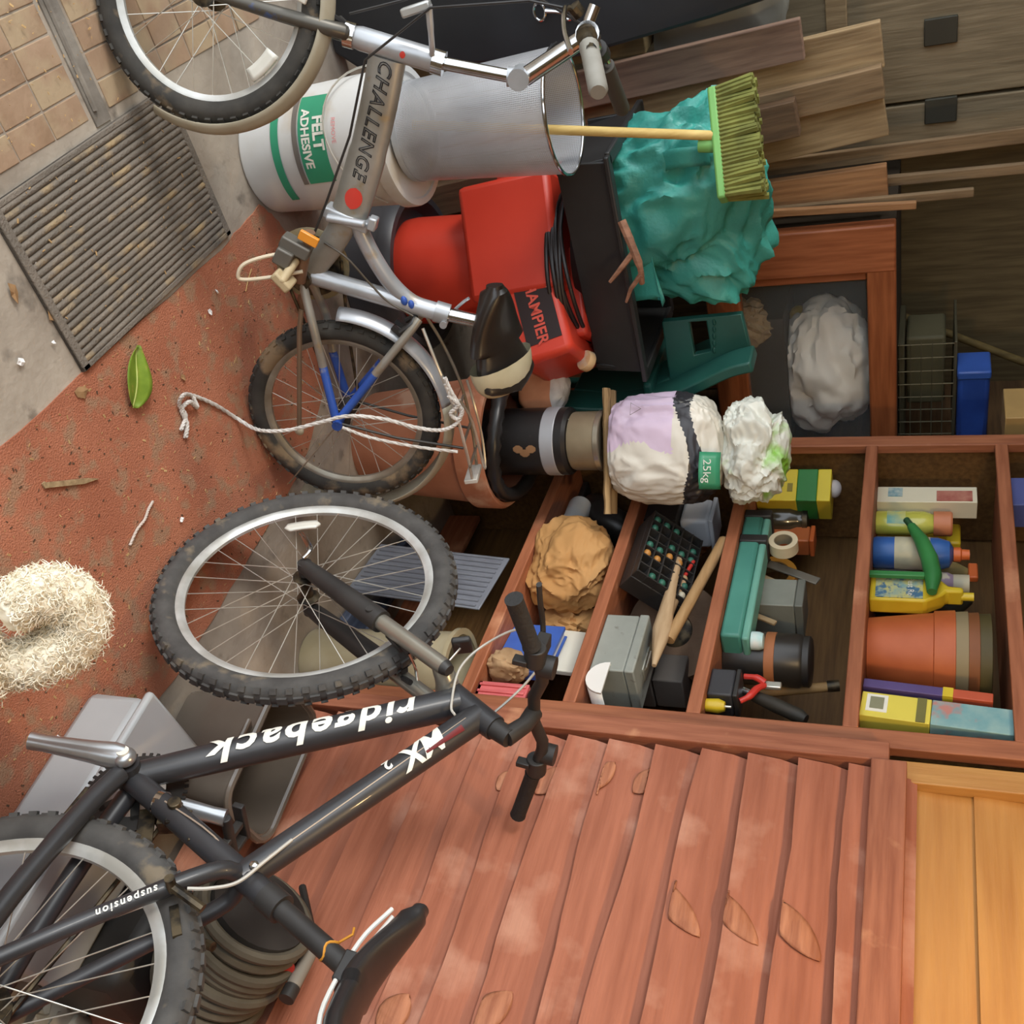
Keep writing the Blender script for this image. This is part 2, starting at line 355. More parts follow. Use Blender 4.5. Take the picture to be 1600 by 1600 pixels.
def wheel(root, c, rt, wt, rr, nsp, steer, rimM, tyM, knobs, kh, hubw, nname='wheel'):
    base = Matrix.Translation(c) @ Matrix.Rotation(steer, 4, 'Z')
    m = MB(); bw = .011; ri = rr-.020
    m.lathe([(rr, -bw), (rr, bw), (rr-.006, bw+.001), (rr-.013, bw*.8), (ri, .004), (ri, -.004), (rr-.013, -bw*.8), (rr-.006, -bw-.001)], 96, 'y', closed=True)
    wh = m.build(nname, rimM, root); wh.matrix_local = base
    m = MB(); rc = rt-wt/2; sec = 14
    pr = [(rc+math.cos(2*math.pi*k/sec)*wt/2*(1.0), math.sin(2*math.pi*k/sec)*wt/2) for k in range(sec)]
    m.lathe(pr, 96, 'y', closed=True)
    for k in range(knobs):
        a = 2*math.pi*k/knobs
        for j, (yy, rad, dx, dy) in enumerate(((0, rt-.001, .6, .3), (.36*wt, rt-.14*wt, .42, .22), (-.36*wt, rt-.14*wt, .42, .22))):
            aa = a+(math.pi/knobs if j == 0 else 0); L = 2*math.pi*rt/knobs
            t = 0 if j == 0 else (.65 if j == 1 else -.65)
            mm = Matrix.Rotation(-aa, 3, 'Y') @ Matrix.Rotation(t, 3, 'Z')
            p = Vector((rad*math.cos(aa), yy, rad*math.sin(aa)))
            m.box(p, (kh*2, wt*dy, L*dx), mm)
    m.build('tyre', tyM, wh, smooth=40)
    m = MB(); m.lathe([(0, -hubw), (.012, -hubw), (.012, -hubw*.75), (.026, -hubw*.7), (.026, -hubw*.62), (.013, -hubw*.5), (.013, hubw*.5), (.026, hubw*.62), (.026, hubw*.7), (.012, hubw*.75), (.012, hubw), (0, hubw)], 20, 'y')
    m.build('hub', GREASE if hubw < .05 else BLKP, wh)
    src = []
    for sgn in (1, -1):
        for lead in (1, -1):
            a = lead*R(72)
            mm = MB(); mm.tube([(.024*math.cos(a), sgn*hubw*.66, .024*math.sin(a)), (ri, sgn*.002, 0)], .0011, 5)
            src.append(mm.build('spoke', STEEL, wh))
    q = nsp//4
    for j, s0 in enumerate(src):
        for k in range(q):
            o = s0 if k == 0 else share(s0, wh)
            o.matrix_local = Matrix.Rotation(2*math.pi*(k+j*.25)/q, 4, 'Y')
    return wh
def bike_matrix(x, y, phi, lean, r):
    d = Vector((math.cos(phi), math.sin(phi), 0)); side = Vector((-math.sin(phi), math.cos(phi), 0))
    up = math.cos(lean)*Vector((0, 0, 1))+math.sin(lean)*side; left = up.cross(d)
    o = Vector((x, y, .004))+up*r
    return Matrix(((d.x, left.x, up.x, o.x), (d.y, left.y, up.y, o.y), (d.z, left.z, up.z, o.z), (0, 0, 0, 1)))
def part(root, name, m, fn, **k):
    mb = MB(); fn(mb); return mb.build(name, m, root, **k)
def tubep(root, name, m, pts, r, n=14, **k): return MB().tube(pts, r, n, flat=k.pop('flat', 1.)).build(name, m, root, **k)

# --- black mountain bike
RT = .337
BM = bike_matrix(1.182, .378, R(82.82), R(-12.13), RT)
A = thing('mountain_bike', 'black mountain bike with white lettering leaning on the red lap panel', 'bicycle', M=BM @ Matrix.Translation((0, 0, -RT)))
UP = Matrix.Translation((0, 0, RT))
def L(p): return (p[0], p[1], p[2]+RT)
def LL(P): return [L(p) for p in P]
ST = R(3.9)
wheel(A, L((1.035, 0, 0)), RT, .054, .2865, 32, ST, ALU, RUB, 64, .0045, .048)
wheel(A, L((0, 0, 0)), RT, .054, .2865, 32, 0, ALU, RUB, 64, .0045, .062)
dt0, dt1 = Vector(L((.812, 0, .455))), Vector(L((.44, 0, -.035)))
dtb = tubep(A, 'down_tube', BLK, [dt0, dt0.lerp(dt1, .25), dt0.lerp(dt1, .8), dt1], [.031, .030, .028, .025], 18)
tt0, tt1 = Vector(L((.79, 0, .505))), Vector(L((.320, 0, .265)))
ttb = tubep(A, 'top_tube', BLK, [tt0, tt0.lerp(tt1, .3), tt1], [.028, .027, .025], 18)
tubep(A, 'head_tube', BLK, LL([(.833, 0, .425), (.79, 0, .508), (.772, 0, .545)]), [.027, .026, .025], 18)
seatt = tubep(A, 'seat_tube', BLK, LL([(.44, 0, -.035), (.300, 0, .335)]), .022, 16)
tubep(A, 'seat_collar', BLKP, LL([(.306, 0, .32), (.292, 0, .357)]), .0245, 16)
tubep(A, 'seat_post', BLKP, LL([(.300, 0, .335), (.236, 0, .502)]), .0175, 14)
for s in (1, -1):
    tubep(A, 'chain_stay', BLK, LL(curve([(.42, s*.03, -.035), (.33, s*.042, -.035), (.15, s*.058, -.022), (.0, s*.068, 0)], 5)), [.018]*8+[.017]*7+[.012], 12)
    tubep(A, 'seat_stay', BLK, LL(curve([(.318, s*.018, .262), (.285, s*.047, .235), (.15, s*.060, .12), (.0, s*.068, .0)], 5)), [.015]*8+[.0135]*8, 12)
    # suspension fork
    lw = s*.060
    def fk(t, s=s, lw=lw): return Vector((.852+(1.035-.852)*t, lw, .385-.385*t))
    tubep(A, 'fork_stanchion', mat('fork_silver', (176, 172, 160), .3, .7), LL([fk(-.08), fk(.42)]), .0175, 16)
    fl = tubep(A, 'fork_leg', BLKP, LL([fk(.37), fk(.40), fk(.55), fk(.9), fk(1.0)]), [.0245, .0255, .024, .020, .017], 16)
    MB().cyl(L(fk(-.08)), L(fk(-.115)), .017, .012, 14).build('fork_cap', BLKP, A)
    MB().cyl(L(fk(.99)+Vector((0, s*.012, 0))), L(fk(.99)+Vector((0, -s*.02, 0))), .016).build('dropout', BLKP, A)
part(A, 'fork_crown', mat('fork_silver', (176, 172, 160)), lambda m: (m.tube(LL(curve([(.845, -.066, .40), (.838, -.03, .418), (.836, 0, .422), (.838, .03, .418), (.845, .066, .40)], 4)), [.016, .018, .02, .021, .022, .023, .024, .025, .025, .025, .024, .023, .022, .021, .02, .018, .016], 12)))
part(A, 'quick_release', CHROME, lambda m: (m.tube(LL(curve([(1.035, .082, 0), (1.06, .09, .005), (1.10, .086, -.03), (1.12, .08, -.05)], 5)), [.006]*5+[.007]*6+[.006]*5, 8, flat=.6)))
# bar and stem
tubep(A, 'steerer', BLKP, LL([(.772, 0, .545), (.757, 0, .58)]), [.021, .019], 16)
tubep(A, 'stem', BLKP, LL([(.757, 0, .572), (.80, .0, .596), (.838, 0, .602)]), [.019, .017, .018], 14)
BC = Vector((.838, 0, .602))
def hb(y): 
    ay = abs(y); rise = .02*min(1, max(0, (ay-.04)/.06))-.22*max(0, ay-.10); back = -.10*max(0, ay-.1)
    p = BC+Vector((back, 0, rise)); rotm = Matrix.Rotation(ST*1.5, 3, 'Z')
    q = Vector((p.x-.78, y, p.z)); q = rotm @ q; return Vector((q.x+.78, q.y, q.z))
tubep(A, 'handlebar', BLKP, LL([hb(-.325+.625*k/24) for k in range(25)]), .0125, 12)
for s in (1, -1):
    tubep(A, 'grip', mat('grip_rubber', (46, 45, 44), .8, bump=.6, bscale=120), LL([hb(s*.19), hb(s*.20), hb(s*.31-(0 if s > 0 else .02)), hb(s*.315-(0 if s > 0 else .02))]), [.0185, .0165, .0165, .0175], 14)
    cl = hb(s*.165)
    br = MB(); br.cyl(L(cl+Vector((0, s*.02, 0))), L(cl+Vector((0, -s*.02, 0))), .021, n=14); br.box(L(cl+Vector((.028, 0, .004))), (.045, .032, .024))
    b0 = br.build('brake_bracket', BLKP, A, bev=.002)
    tubep(A, 'brake_lever', BLKP if s > 0 else CHROME, LL(curve([cl+Vector((.05, -s*.012, .0)), cl+Vector((.062, s*.03, -.006)), cl+Vector((.055, s*.08, -.010)), cl+Vector((.05, s*.125, -.012))], 5)), .0055, 8, flat=1.3)
    sh = MB(); sh.cyl(L(cl+Vector((.01, -s*.03, .008))), L(cl+Vector((.01, -s*.03, .036))), .022, n=16); sh.build('shifter', BLKP, A); MB().box(L(cl+Vector((-.012, -s*.01, -.024))), (.02, .012, .028)).build('shift_paddle', BLKP, A, bev=.002)
# saddle
def saddle(m, c, L_, W, tip, tz=.0, th=.028):
    def fn(u, v):
        x = (u-.28)*L_; t = u
        wd = W/2*((1-t)**.55 if t > .42 else (1-.42)**.55*(.72+.28*math.sin(math.pi*min(1, t/.42*.62+.38))))
        wd = max(wd, tip)*(1 if t < .97 else .7)*(math.sin(math.pi*min(.5, t/.12*.5))**.6 if t < .12 else 1)
        a = 2*math.pi*v; cz = math.sin(a)
        z = (.010*math.cos(2*math.pi*t)+(.014 if t < .2 else 0)*(1-t/.2))
        return (c[0]+x, c[1]+wd*math.cos(a), c[2]+tz*t+z+th*(.5*cz if cz > 0 else 1.1*cz)*(1 if t < .94 else .6))
    m.grid(30, 22, fn); m.v = m.v
    n = 23; k = len(m.v)-31*n
    m.add([fn(1, 0)], []); m.f.append(tuple(k+30*n+j for j in range(n-1))); m.f.append(tuple(k+j for j in range(n-1)))
sc_ = Vector(L((.165, 0, .530)))
part(A, 'saddle', mat('saddle_black', (46, 45, 47), .38, c2=(38, 37, 38), coat=.15), lambda m: saddle(m, sc_, .28, .17, .022, tz=.03))
for s in (1, -1):
    tubep(A, 'saddle_rail', mat('rail_white', (230, 228, 220), .35), LL(curve([(.10, s*.03, .525), (.16, s*.028, .503), (.27, s*.02, .505), (.345, s*.010, .525)], 5)), .0038, 8)
part(A, 'saddle_clamp', BLKP, lambda m: m.box(L((.225, 0, .508)), (.05, .06, .028)), bev=.003)
tubep(A, 'rubber_band', mat('orange_band', (222, 150, 50), .6), [Vector(L((.252, 0, .462)))+Matrix.Rotation(R(-20), 3, 'Y') @ Vector((.0175*math.cos(a), .0175*math.sin(a), .004*math.sin(3*a))) for a in [2*math.pi*k/20 for k in range(20)]]+LL([(.27, .0, .468), (.283, .012, .487), (.297, .006, .482)]), .0022, 6)
# drive
part(A, 'chainring', mat('chainring_black', (52, 50, 48), .45, .4), lambda m: (m.lathe([(.088, -.045), (.088, -.041), (.055, -.041), (.055, -.045)], 48, 'y', c=L((.44, 0, -.035)), closed=True), [m.box(Vector(L((.44, -.043, -.035)))+Vector((.091*math.cos(a), 0, .091*math.sin(a))), (.009, .003, .006), (0, -a, 0)) for a in [2*math.pi*k/42 for k in range(42)]], [m.box(Vector(L((.44, -.043, -.035)))+Vector((.035*math.cos(a), 0, .035*math.sin(a))), (.06, .004, .016), (0, -a, 0)) for a in [2*math.pi*k/5 for k in range(5)]]))
part(A, 'cassette', GREASE, lambda m: [m.lathe([(.03+.0045*k, -.02-.004*(7-k)-.012), (.03+.0045*k, -.02-.004*(7-k)-.0145)]+[(.018, -.02-.004*(7-k)-.0145), (.018, -.02-.004*(7-k)-.012)], 30, 'y', c=L((0, 0, 0)), closed=True) for k in range(7)])
tubep(A, 'chain', GREASE, LL([(.44, -.043, .055), (.2, -.043, .050), (.01, -.040, .045)])+LL(arc((0, 0), .045, R(90), R(270), 8, y=-.04))+LL([(.03, -.043, -.10), (.2, -.043, -.115), (.42, -.043, -.124)]), .0045, 6)
tubep(A, 'bottom_bracket', BLK, LL([(.44, -.036, -.035), (.44, .036, -.035)]), .023, 18)
ca = R(-90)
for s, a, cm in ((1, R(-102), ALU), (-1, R(82), ALU)):
    cb = Vector(L((.44, s*.052, -.035))); ce = cb+Vector((.172*math.cos(a), s*.018, .172*math.sin(a)))
    cm_ = MB(); cm_.tube([cb, cb.lerp(ce, .12), cb.lerp(ce, .35), cb.lerp(ce, .85), ce], [.021, .024, .020, .015, .016], 14, flat=.75); cm_.sph(cb, (.021, .016, .021))
    ar = cm_.build('crank_arm', mat('crank_alloy', (198, 200, 202), .28, .8), A)
    MB().cyl(cb+Vector((0, s*.012, 0)), cb+Vector((0, s*.0175, 0)), .011).build('crank_bolt', BLKP if s < 0 else WHT, ar)
    pe = ce+Vector((0, s*.055, 0)); pm = MB()
    pm.box(pe+Vector((.04, 0, 0)), (.012, .09, .022)); pm.box(pe-Vector((.04, 0, 0)), (.012, .09, .022)); pm.cyl(ce, pe+Vector((0, s*.045, 0)), .010); pm.box(pe, (.07, .012, .016)); pm.box(pe+Vector((0, s*.04, 0)), (.08, .01, .02))
    if s < 0: pm.build('pedal', BLKP, A, bev=.002)
fd = Vector(L((.40, -.02, .07)))
part(A, 'front_derailleur', GREASE, lambda m: (m.box(fd, (.05, .03, .03), (0, .4, 0)), m.box(fd+Vector((-.01, .02, .03)), (.03, .02, .04), (.2, .3, 0)), m.cyl(fd+Vector((0, .03, .02)), fd+Vector((.0, .05, .02)), .012), m.box(fd+Vector((-.03, -.01, -.03)), (.09, .004, .03), (0, .5, 0)), m.tube([fd+Vector((-.03, .03, .02)), fd+Vector((-.01, .035, .06)), fd+Vector((-.05, .03, .08))], .004, 6)), bev=.002)
part(A, 'derailleur_clamp', CHROME, lambda m: m.lathe([(.0225, -.006), (.0225, .006), (.020, .006), (.020, -.006)], 20, c=L((.408, 0, .052)), closed=True))
for s in (1, -1): part(A, 'rear_brake', GREASE, lambda m: (m.tube(LL([(.235, s*.066, .205), (.225, s*.050, .265)]), .008, 8), m.box(L((.205, s*.024, .225)), (.055, .012, .014), (0, .7, 0)), m.cyl(L((.235, s*.056, .205)), L((.235, s*.085, .205)), .008)))
for s in (1, -1): part(A, 'front_brake', BLKP, lambda m: (m.tube(LL([(.925, s*.066, .215), (.905, s*.062, .27), (.87, s*.04, .325)]), [.009, .008, .006], 8), m.box(L((.905, s*.03, .28)), (.06, .012, .016), (0, .95, 0)), m.cyl(L((.925, s*.05, .215)), L((.925, s*.085, .215)), .009)))
part(A, 'brake_noodle', CHROME, lambda m: m.tube(LL(curve([(.87, .04, .325), (.875, .0, .335), (.885, -.05, .335), (.88, -.075, .36)], 5)), .003, 6))
# cables
gl = hb(.15)
tubep(A, 'cable', CABLE, LL(curve([gl+Vector((.04, -.01, 0)), (.93, .12, .545), (.93, .06, .47), (.86, .045, .44), (.775, .030, .455), (.755, .026, .47)], 8)), .0026, 6)
tubep(A, 'cable', CABLE, LL(curve([gl+Vector((.04, -.03, .01)), (.92, .07, .60), (.90, .0, .56), (.84, -.03, .52), (.76, -.03, .48)], 8)), .0026, 6)
tubep(A, 'cable', mat('inner_wire', (200, 180, 160), .4, .4), LL([(.755, .026, .492), (.36, .023, .298)]), .0014, 5)
tubep(A, 'cable', CABLE, LL(curve([(.40, .024, .318), (.345, .032, .302), (.29, .04, .285), (.26, .05, .255), (.245, .055, .225)], 8)), .003, 6)
tubep(A, 'cable', mat('inner_wire', (200, 180, 160)), LL(curve([(.33, -.024, .28), (.365, .022, .19), (.40, .022, .07)], 4)), .0014, 5)
for p in ((.655, .023, .245), (.6, .022, .172), (.50, .021, .04)):
    MB().sph(L((p[0], p[1], p[2])), .0045, 8, 5).build('bottle_bolt', CHROME, A)
for p in ((.335, .026, .285), (.315, .027, .262)): MB().sph(L(p), (.008, .004, .008), 8, 5).build('frame_bolt', CHROME, A)
# lettering
ax = (dt1-dt0).normalized()
_w = wrap(dt0+ax*.272, ax, (0, 1, .30), .0298)
text('ridgeback', .070, (lambda x, y: _w(x*1.22, y)), 'lettering', WHT, dtb, bold=.0018, shear=.3, spacing=1.16, sub=2)
axt = (tt1-tt0).normalized()
text('MX', .062, wrap(tt0+axt*.135, axt, (0, 1, .15), .0278), 'lettering', WHT, ttb, bold=.002, shear=.35, sub=2)
text('2', .034, wrap(tt0+axt*.215, axt, (0, 1, -.35), .0274), 'lettering', WHT, ttb, bold=.001, shear=.2, sub=2)
part(ttb, 'red_flash', mat('maroon_decal', (110, 28, 32), .4), lambda m: m.grid(8, 4, lambda u, v: wrap(tt0+axt*.10, axt, (0, 1, .8), .0280)((u-.5)*.09, (v-.5)*.012*(1-u*.6))), smooth=60)
ssl0, ssl1 = Vector(L((.24, .058, .199))), Vector(L((.13, .063, .106)))
text('suspension', .016, wrap(ssl0.lerp(ssl1, .45), ssl1-ssl0, (0, 1, .5), .0125), 'lettering', WHT, A, bold=.0004, shear=.2, spacing=1.3, sub=1)
for k, wh in enumerate([o for o in A.children if o.name.startswith('wheel')]):
    an = R(-30) if k == 0 else R(200)
    MB().grid(8, 3, lambda u, v: ((.205+.013*(2*v-1)*min(1, 3*math.sin(math.pi*u)**.5))*math.cos(an+(u-.5)*.42), .016, (.205+.013*(2*v-1)*min(1, 3*math.sin(math.pi*u)**.5))*math.sin(an+(u-.5)*.42))).build('reflector', REFL, wh, solid=.007)

# --- silver folding bike
RS_ = .2475
SM = bike_matrix(1.237, 1.842, R(174.74), R(-11.7), RS_)
B = thing('folding_bike', 'silver folding bicycle with blue-ended stays and tall bent chrome stem', 'bicycle', M=SM @ Matrix.Translation((0, 0, -RS_)))
def L(p): return (p[0], p[1], p[2]+RS_)
ST2 = R(-15.2)
GREY = mat('grey_frame_paint', (168, 166, 160), .4, .35, c2=(140, 134, 122), scale=8, c3=(150, 132, 102), s3=18, t3=.66)
FEND = mat('grey_mudguard', (176, 168, 148), .5, c2=(150, 140, 118), scale=8)
BLUE = mat('blue_paint', (52, 92, 178), .45, c2=(40, 74, 150), c3=(150, 150, 150), s3=30, t3=.7)
wf = wheel(B, L((.972, 0, 0)), RS_, .048, .210, 28, ST2, ALU, RUB2, 52, .003, .046)
wrr = wheel(B, L((0, 0, 0)), RS_, .046, .210, 28, 0, ALUD, RUB2, 52, .0025, .055)
tubep(B, 'main_tube', GREY, LL(curve([(.79, 0, .335), (.71, 0, .295), (.62, 0, .245), (.545, 0, .198), (.492, 0, .163)], 6)), [.040]*13+[.042]*12, 20, flat=.56)
tubep(B, 'head_tube', SIL, LL([(.842, 0, .277), (.836, 0, .29), (.77, 0, .425), (.766, 0, .432)]), [.021, .024, .024, .021], 18)
tubep(B, 'headset', CHROME, LL([(.851, 0, .260), (.842, 0, .279)]), .026, 18)
tubep(B, 'headset', CHROME, LL([(.768, 0, .428), (.757, 0, .45)]), .0255, 18)
tubep(B, 'stem_post', CHROME, LL([(.762, 0, .44), (.708, 0, .585)]), .0135, 14)
part(B, 'stem_hinge', SIL, lambda m: (m.cyl(L((.704, -.03, .60)), L((.704, .032, .60)), .022, n=16), m.cyl(L((.71, 0, .575)), L((.70, 0, .615)), .02, n=16)))
tubep(B, 'stem_tube', CHROME, LL([(.702, 0, .61), (.755, 0, .745)]), [.019, .018], 16)
part(B, 'stem_latch', SIL, lambda m: m.tube(LL(curve([(.775, .012, .430), (.80, .03, .44), (.86, .042, .452), (.875, .042, .455)], 5)), [.006]*8+[.007]*8, 8))
part(B, 'latch_pad', mat('latch_alloy', (200, 200, 196), .35, .6), lambda m: m.box(L((.872, .042, .428)), (.018, .026, .062), (0, .1, 0)), bev=.004)
# bars
BT = Vector((.758, 0, .752)); rb_ = Matrix.Rotation(ST2, 3, 'Z')
def hs(x, y, z): q = rb_ @ Vector((x, y, z)); return Vector(L((BT.x+q.x, q.y, BT.z+q.z)))
tubep(B, 'handlebar', CHROME, [hs(*p) for p in curve([(-.06, .22, .02), (-.03, .16, .012), (0, .06, 0), (0, -.06, 0), (-.03, -.16, .012), (-.06, -.22, .02)], 6)], .0125, 12)
part(B, 'bar_clamp', CHROME, lambda m: (m.tube([hs(0, -.022, 0), hs(0, .022, 0)], .024, 16), m.tube([hs(.0, 0, -.01), hs(.05, 0, .02)], .012, 12)))
GRIPM = mat('grey_grip', (150, 146, 136), .7, c2=(124, 120, 110)); GRIPB = mat('dark_grip', (74, 70, 64), .7)
for s, gm in ((1, GRIPM), (-1, GRIPB)):
    tubep(B, 'grip', gm, [hs(-.045, s*.185, .014), hs(-.055, s*.20, .016), hs(-.13, s*.30, .03), hs(-.135, s*.307, .03)], [.019, .018, .018, .014], 14)
    part(B, 'brake_bracket', BLKP if s < 0 else GREASE, lambda m: (m.tube([hs(-.015, s*.12, .006), hs(-.025, s*.155, .01)], .02, 12), m.tube([hs(.02, s*.13, .0), hs(.035, s*.14, -.01)], .014, 10)))
    tubep(B, 'brake_lever', CHROME, [hs(*p) for p in curve([(.03, s*.13, -.01), (.025, s*.19, -.02), (-.02, s*.25, -.02), (-.06, s*.29, -.01)], 5)], .005, 8, flat=1.4)
# hinge and rear frame
part(B, 'frame_hinge', SIL, lambda m: (m.box(L((.482, 0, .155)), (.026, .05, .105), (0, -.55, 0)), m.cyl(L((.468, .03, .20)), L((.498, .03, .115)), .009), m.box(L((.465, .02, .215)), (.03, .03, .02), (0, -.5, 0))), bev=.004)
tubep(B, 'rear_main_tube', GREY, LL(curve([(.476, 0, .148), (.43, 0, .10), (.395, 0, .055), (.37, 0, .022)], 5)), .030, 16, flat=.6)
tubep(B, 'upper_tube', SIL, LL(curve([(.472, 0, .175), (.43, 0, .178), (.37, 0, .192), (.31, 0, .215), (.262, 0, .25), (.235, 0, .295)], 6)), .0195, 14)
tubep(B, 'seat_tube', SIL, LL([(.362, 0, .03), (.222, 0, .318)]), .0215, 16)
tubep(B, 'seat_clamp', SIL, LL([(.232, 0, .30), (.217, 0, .33)]), .0255, 16)
part(B, 'clamp_bolt', SIL, lambda m: (m.cyl(L((.205, -.02, .318)), L((.205, .03, .318)), .009, n=12), m.tube(LL(curve([(.205, -.02, .318), (.23, -.03, .36), (.24, -.03, .38)], 4)), .004, 6)))
tubep(B, 'seat_post', CHROME, LL([(.222, 0, .32), (.188, 0, .405)]), .0165, 14)
tubep(B, 'bottom_bracket', GREASE, LL([(.365, -.035, .012), (.365, .035, .012)]), .022, 16)
for s in (1, -1):
    a, b = Vector((.355, s*.025, .01)), Vector((.002, s*.058, -.004)); mid = a.lerp(b, .58); k = Vector((.25, s*.05, .012))
    tubep(B, 'chain_stay', GREY, LL(curve([a, k, mid], 5)), .0105, 12); tubep(B, 'chain_stay_end', BLUE, LL([mid, b]), .0105, 12)
    a, b = Vector((.225, s*.02, .262)), Vector((.002, s*.058, -.004)); mid = a.lerp(b, .52)
    tubep(B, 'seat_stay', GREY, LL([a, a.lerp(b, .1)+Vector((0, s*.015, 0)), mid]), .0105, 12); tubep(B, 'seat_stay_end', BLUE, LL([mid, b]), .0105, 12)
    MB().cyl(L((0, s*.05, 0)), L((0, s*.075, 0)), .013, n=10).build('axle_nut', CHROME if s < 0 else BLUE, B)
    # fork
    def fp(x, y, z): q = Matrix.Rotation(ST2, 3, 'Z') @ Vector((x-.846, y, 0)); return L((.846+q.x, q.y, z))
    tubep(B, 'fork_blade', GREASE if s < 0 else mat('dark_fork', (96, 92, 84), .4, .5, c3=(60, 110, 190), s3=16, t3=.66), [fp(.846, 0, .268), fp(.852, s*.03, .262), fp(.862, s*.048, .235), fp(.93, s*.054, .09), fp(.972, s*.056, 0)], [.015, .016, .0155, .013, .010], 12)
# mudguards
def guard(c, r, a0, a1, w, name, m, steer=0., n=34):
    mb = MB()
    def fn(u, v):
        a = a0+(a1-a0)*u; t = (v-.5)*2; rr = r-.020*t*t
        p = Matrix.Rotation(steer, 3, 'Z') @ Vector((rr*math.cos(a), t*w/2, 0)); return L((c[0]+p.x, p.y, c[1]+rr*math.sin(a)))
    mb.grid(n, 8, fn); return mb.build(name, m, B, smooth=60, solid=.002)
guard((0, 0), .284, R(14), R(92), .066, 'mudguard', SIL); guard((0, 0), .284, R(92), R(222), .066, 'mudguard', FEND)
guard((.972, 0), .268, R(95), R(222), .056, 'mudguard', FEND, ST2)
tubep(B, 'mudguard_stay', ALUD, LL([(0, .06, 0), (-.17, .03, -.20)]), .002, 5)
# drive
part(B, 'chain_guard', mat('dusty_plate', (160, 146, 112), .5, .3, c2=(120, 106, 78)), lambda m: m.lathe([(.03, -.044), (.085, -.05), (.09, -.046), (.085, -.044), (.03, -.04)], 40, 'y', c=L((.375, 0, .02)), closed=True))
part(B, 'chainring', GREASE, lambda m: m.lathe([(.02, -.036), (.075, -.036), (.075, -.039), (.02, -.039)], 40, 'y', c=L((.375, 0, .02)), closed=True))
tubep(B, 'chain', GREASE, LL([(.375, -.037, .095), (.2, -.037, .06), (.0, -.037, .032), (-.03, -.037, 0), (0, -.037, -.032), (.2, -.037, -.04), (.375, -.037, -.055)]), .004, 6)
for s, a in ((1, R(32)), (-1, R(212))):
    cb = Vector(L((.37, s*.045, .012))); ce = cb+Vector((.13*math.cos(a), s*.015, .13*math.sin(a)))
    tubep(B, 'crank_arm', mat('worn_crank', (150, 120, 96), .5, .4, c2=(120, 88, 66)), [cb, cb.lerp(ce, .5), ce], [.016, .012, .012], 12)
    if s > 0:
        ce = Vector(L((.425, .062, .03)))
        tubep(B, 'toe_loop', mat('cream_wire', (222, 206, 178), .5), [ce+Vector(p) for p in curve([(-.030, .0, .005), (-.022, .03, -.06), (-.012, .05, -.115), (.0, .055, -.125), (.022, .05, -.105), (.026, .03, -.06), (.018, .0, .0)], 6)], .0045, 8)
        part(B, 'pedal', mat('cream_pedal', (196, 176, 138), .6), lambda m: (m.box(ce+Vector((-.03, .035, -.03)), (.05, .055, .022), (0, .5, 0)), m.cyl(ce, ce+Vector((-.03, .06, -.03)), .01)), bev=.005)
part(B, 'reflector', mat('amber_reflector', (232, 150, 48), .3, coat=.5), lambda m: m.box(L((.470, .075, .078)), (.022, .012, .046), (0, -.7, 0)), bev=.002)
part(B, 'folding_pedal', mat('pedal_grey', (110, 106, 98), .5, .3), lambda m: (m.box(L((.455, .065, .04)), (.03, .04, .07), (0, -.7, 0)), m.box(L((.44, .085, .01)), (.04, .02, .04), (0, -.7, 0)), m.box(L((.435, .05, -.005)), (.04, .02, .03), (0, -.7, 0))), bev=.004)
tubep(B, 'kickstand', mat('rusty_bar', (120, 98, 78), .6, .4), LL([(.30, .045, -.005), (.255, .055, -.022), (.0, .06, -.105)]), .0065, 8)
part(B, 'kickstand_foot', FEND, lambda m: m.sph(L((-.005, .06, -.107)), (.014, .009, .012)))
# saddle
sdl = Vector(L((.085, 0, .43)))
part(B, 'saddle', mat('brown_black_saddle', (44, 38, 34), .35, c2=(34, 29, 26), coat=.2), lambda m: (setattr(m, 'M', Matrix.Translation(sdl) @ Matrix.Rotation(R(-34), 4, 'X')), saddle(m, Vector((0, 0, 0)), .27, .24, .022, tz=.03, th=.046)))
def cover(m):
    m.M = Matrix.Translation(sdl) @ Matrix.Rotation(R(-34), 4, 'X'); c = Vector((-.068, 0, -.006))
    m.grid(12, 20, lambda u, v: (c.x+.070-.083*math.sin(u*math.pi/2), c.y+.098*math.cos(2*math.pi*v)*math.cos(u*math.pi/2)**.5, c.z+.004+.052*math.sin(2*math.pi*v)*math.cos(u*math.pi/2)**.5))
part(B, 'saddle_rear', mat('cream_saddle', (206, 200, 172), .4, c2=(186, 178, 146)), cover, smooth=60)
part(B, 'saddle_clamp', GREASE, lambda m: m.box(L((.175, 0, .41)), (.05, .06, .03)), bev=.003)
# carrier
for s in (1, -1):
    tubep(B, 'rack_rod', STEEL if s > 0 else ALUD, LL(curve([(.205, s*.03, .268), (.12, s*.05, .285), (.0, s*.058, .302), (-.13, s*.05, .302), (-.215, s*.035, .295)], 5)), .004, 8)
    tubep(B, 'rack_strut', mat('black_strut', (60, 56, 50), .5), LL([(-.115, s*.052, .298), (-.06, s*.06, .14), (0, s*.064, .01)]), .0035, 6)
for x in (-.02, -.10, -.17): tubep(B, 'rack_bar', ALUD, LL([(x, -.055, .302), (x, .055, .302)]), .0035, 6)
tubep(B, 'rack_spring', STEEL, LL(curve([(.02, .055, .32), (-.05, .03, .33), (-.14, .025, .33), (-.21, .0, .325), (-.14, -.025, .33), (-.05, -.03, .33), (.02, -.055, .32)], 5)), .0035, 6)
part(B, 'rear_reflector', mat('white_bracket', (210, 206, 196), .4), lambda m: m.box(L((-.222, 0, .29)), (.012, .08, .035)), bev=.002)
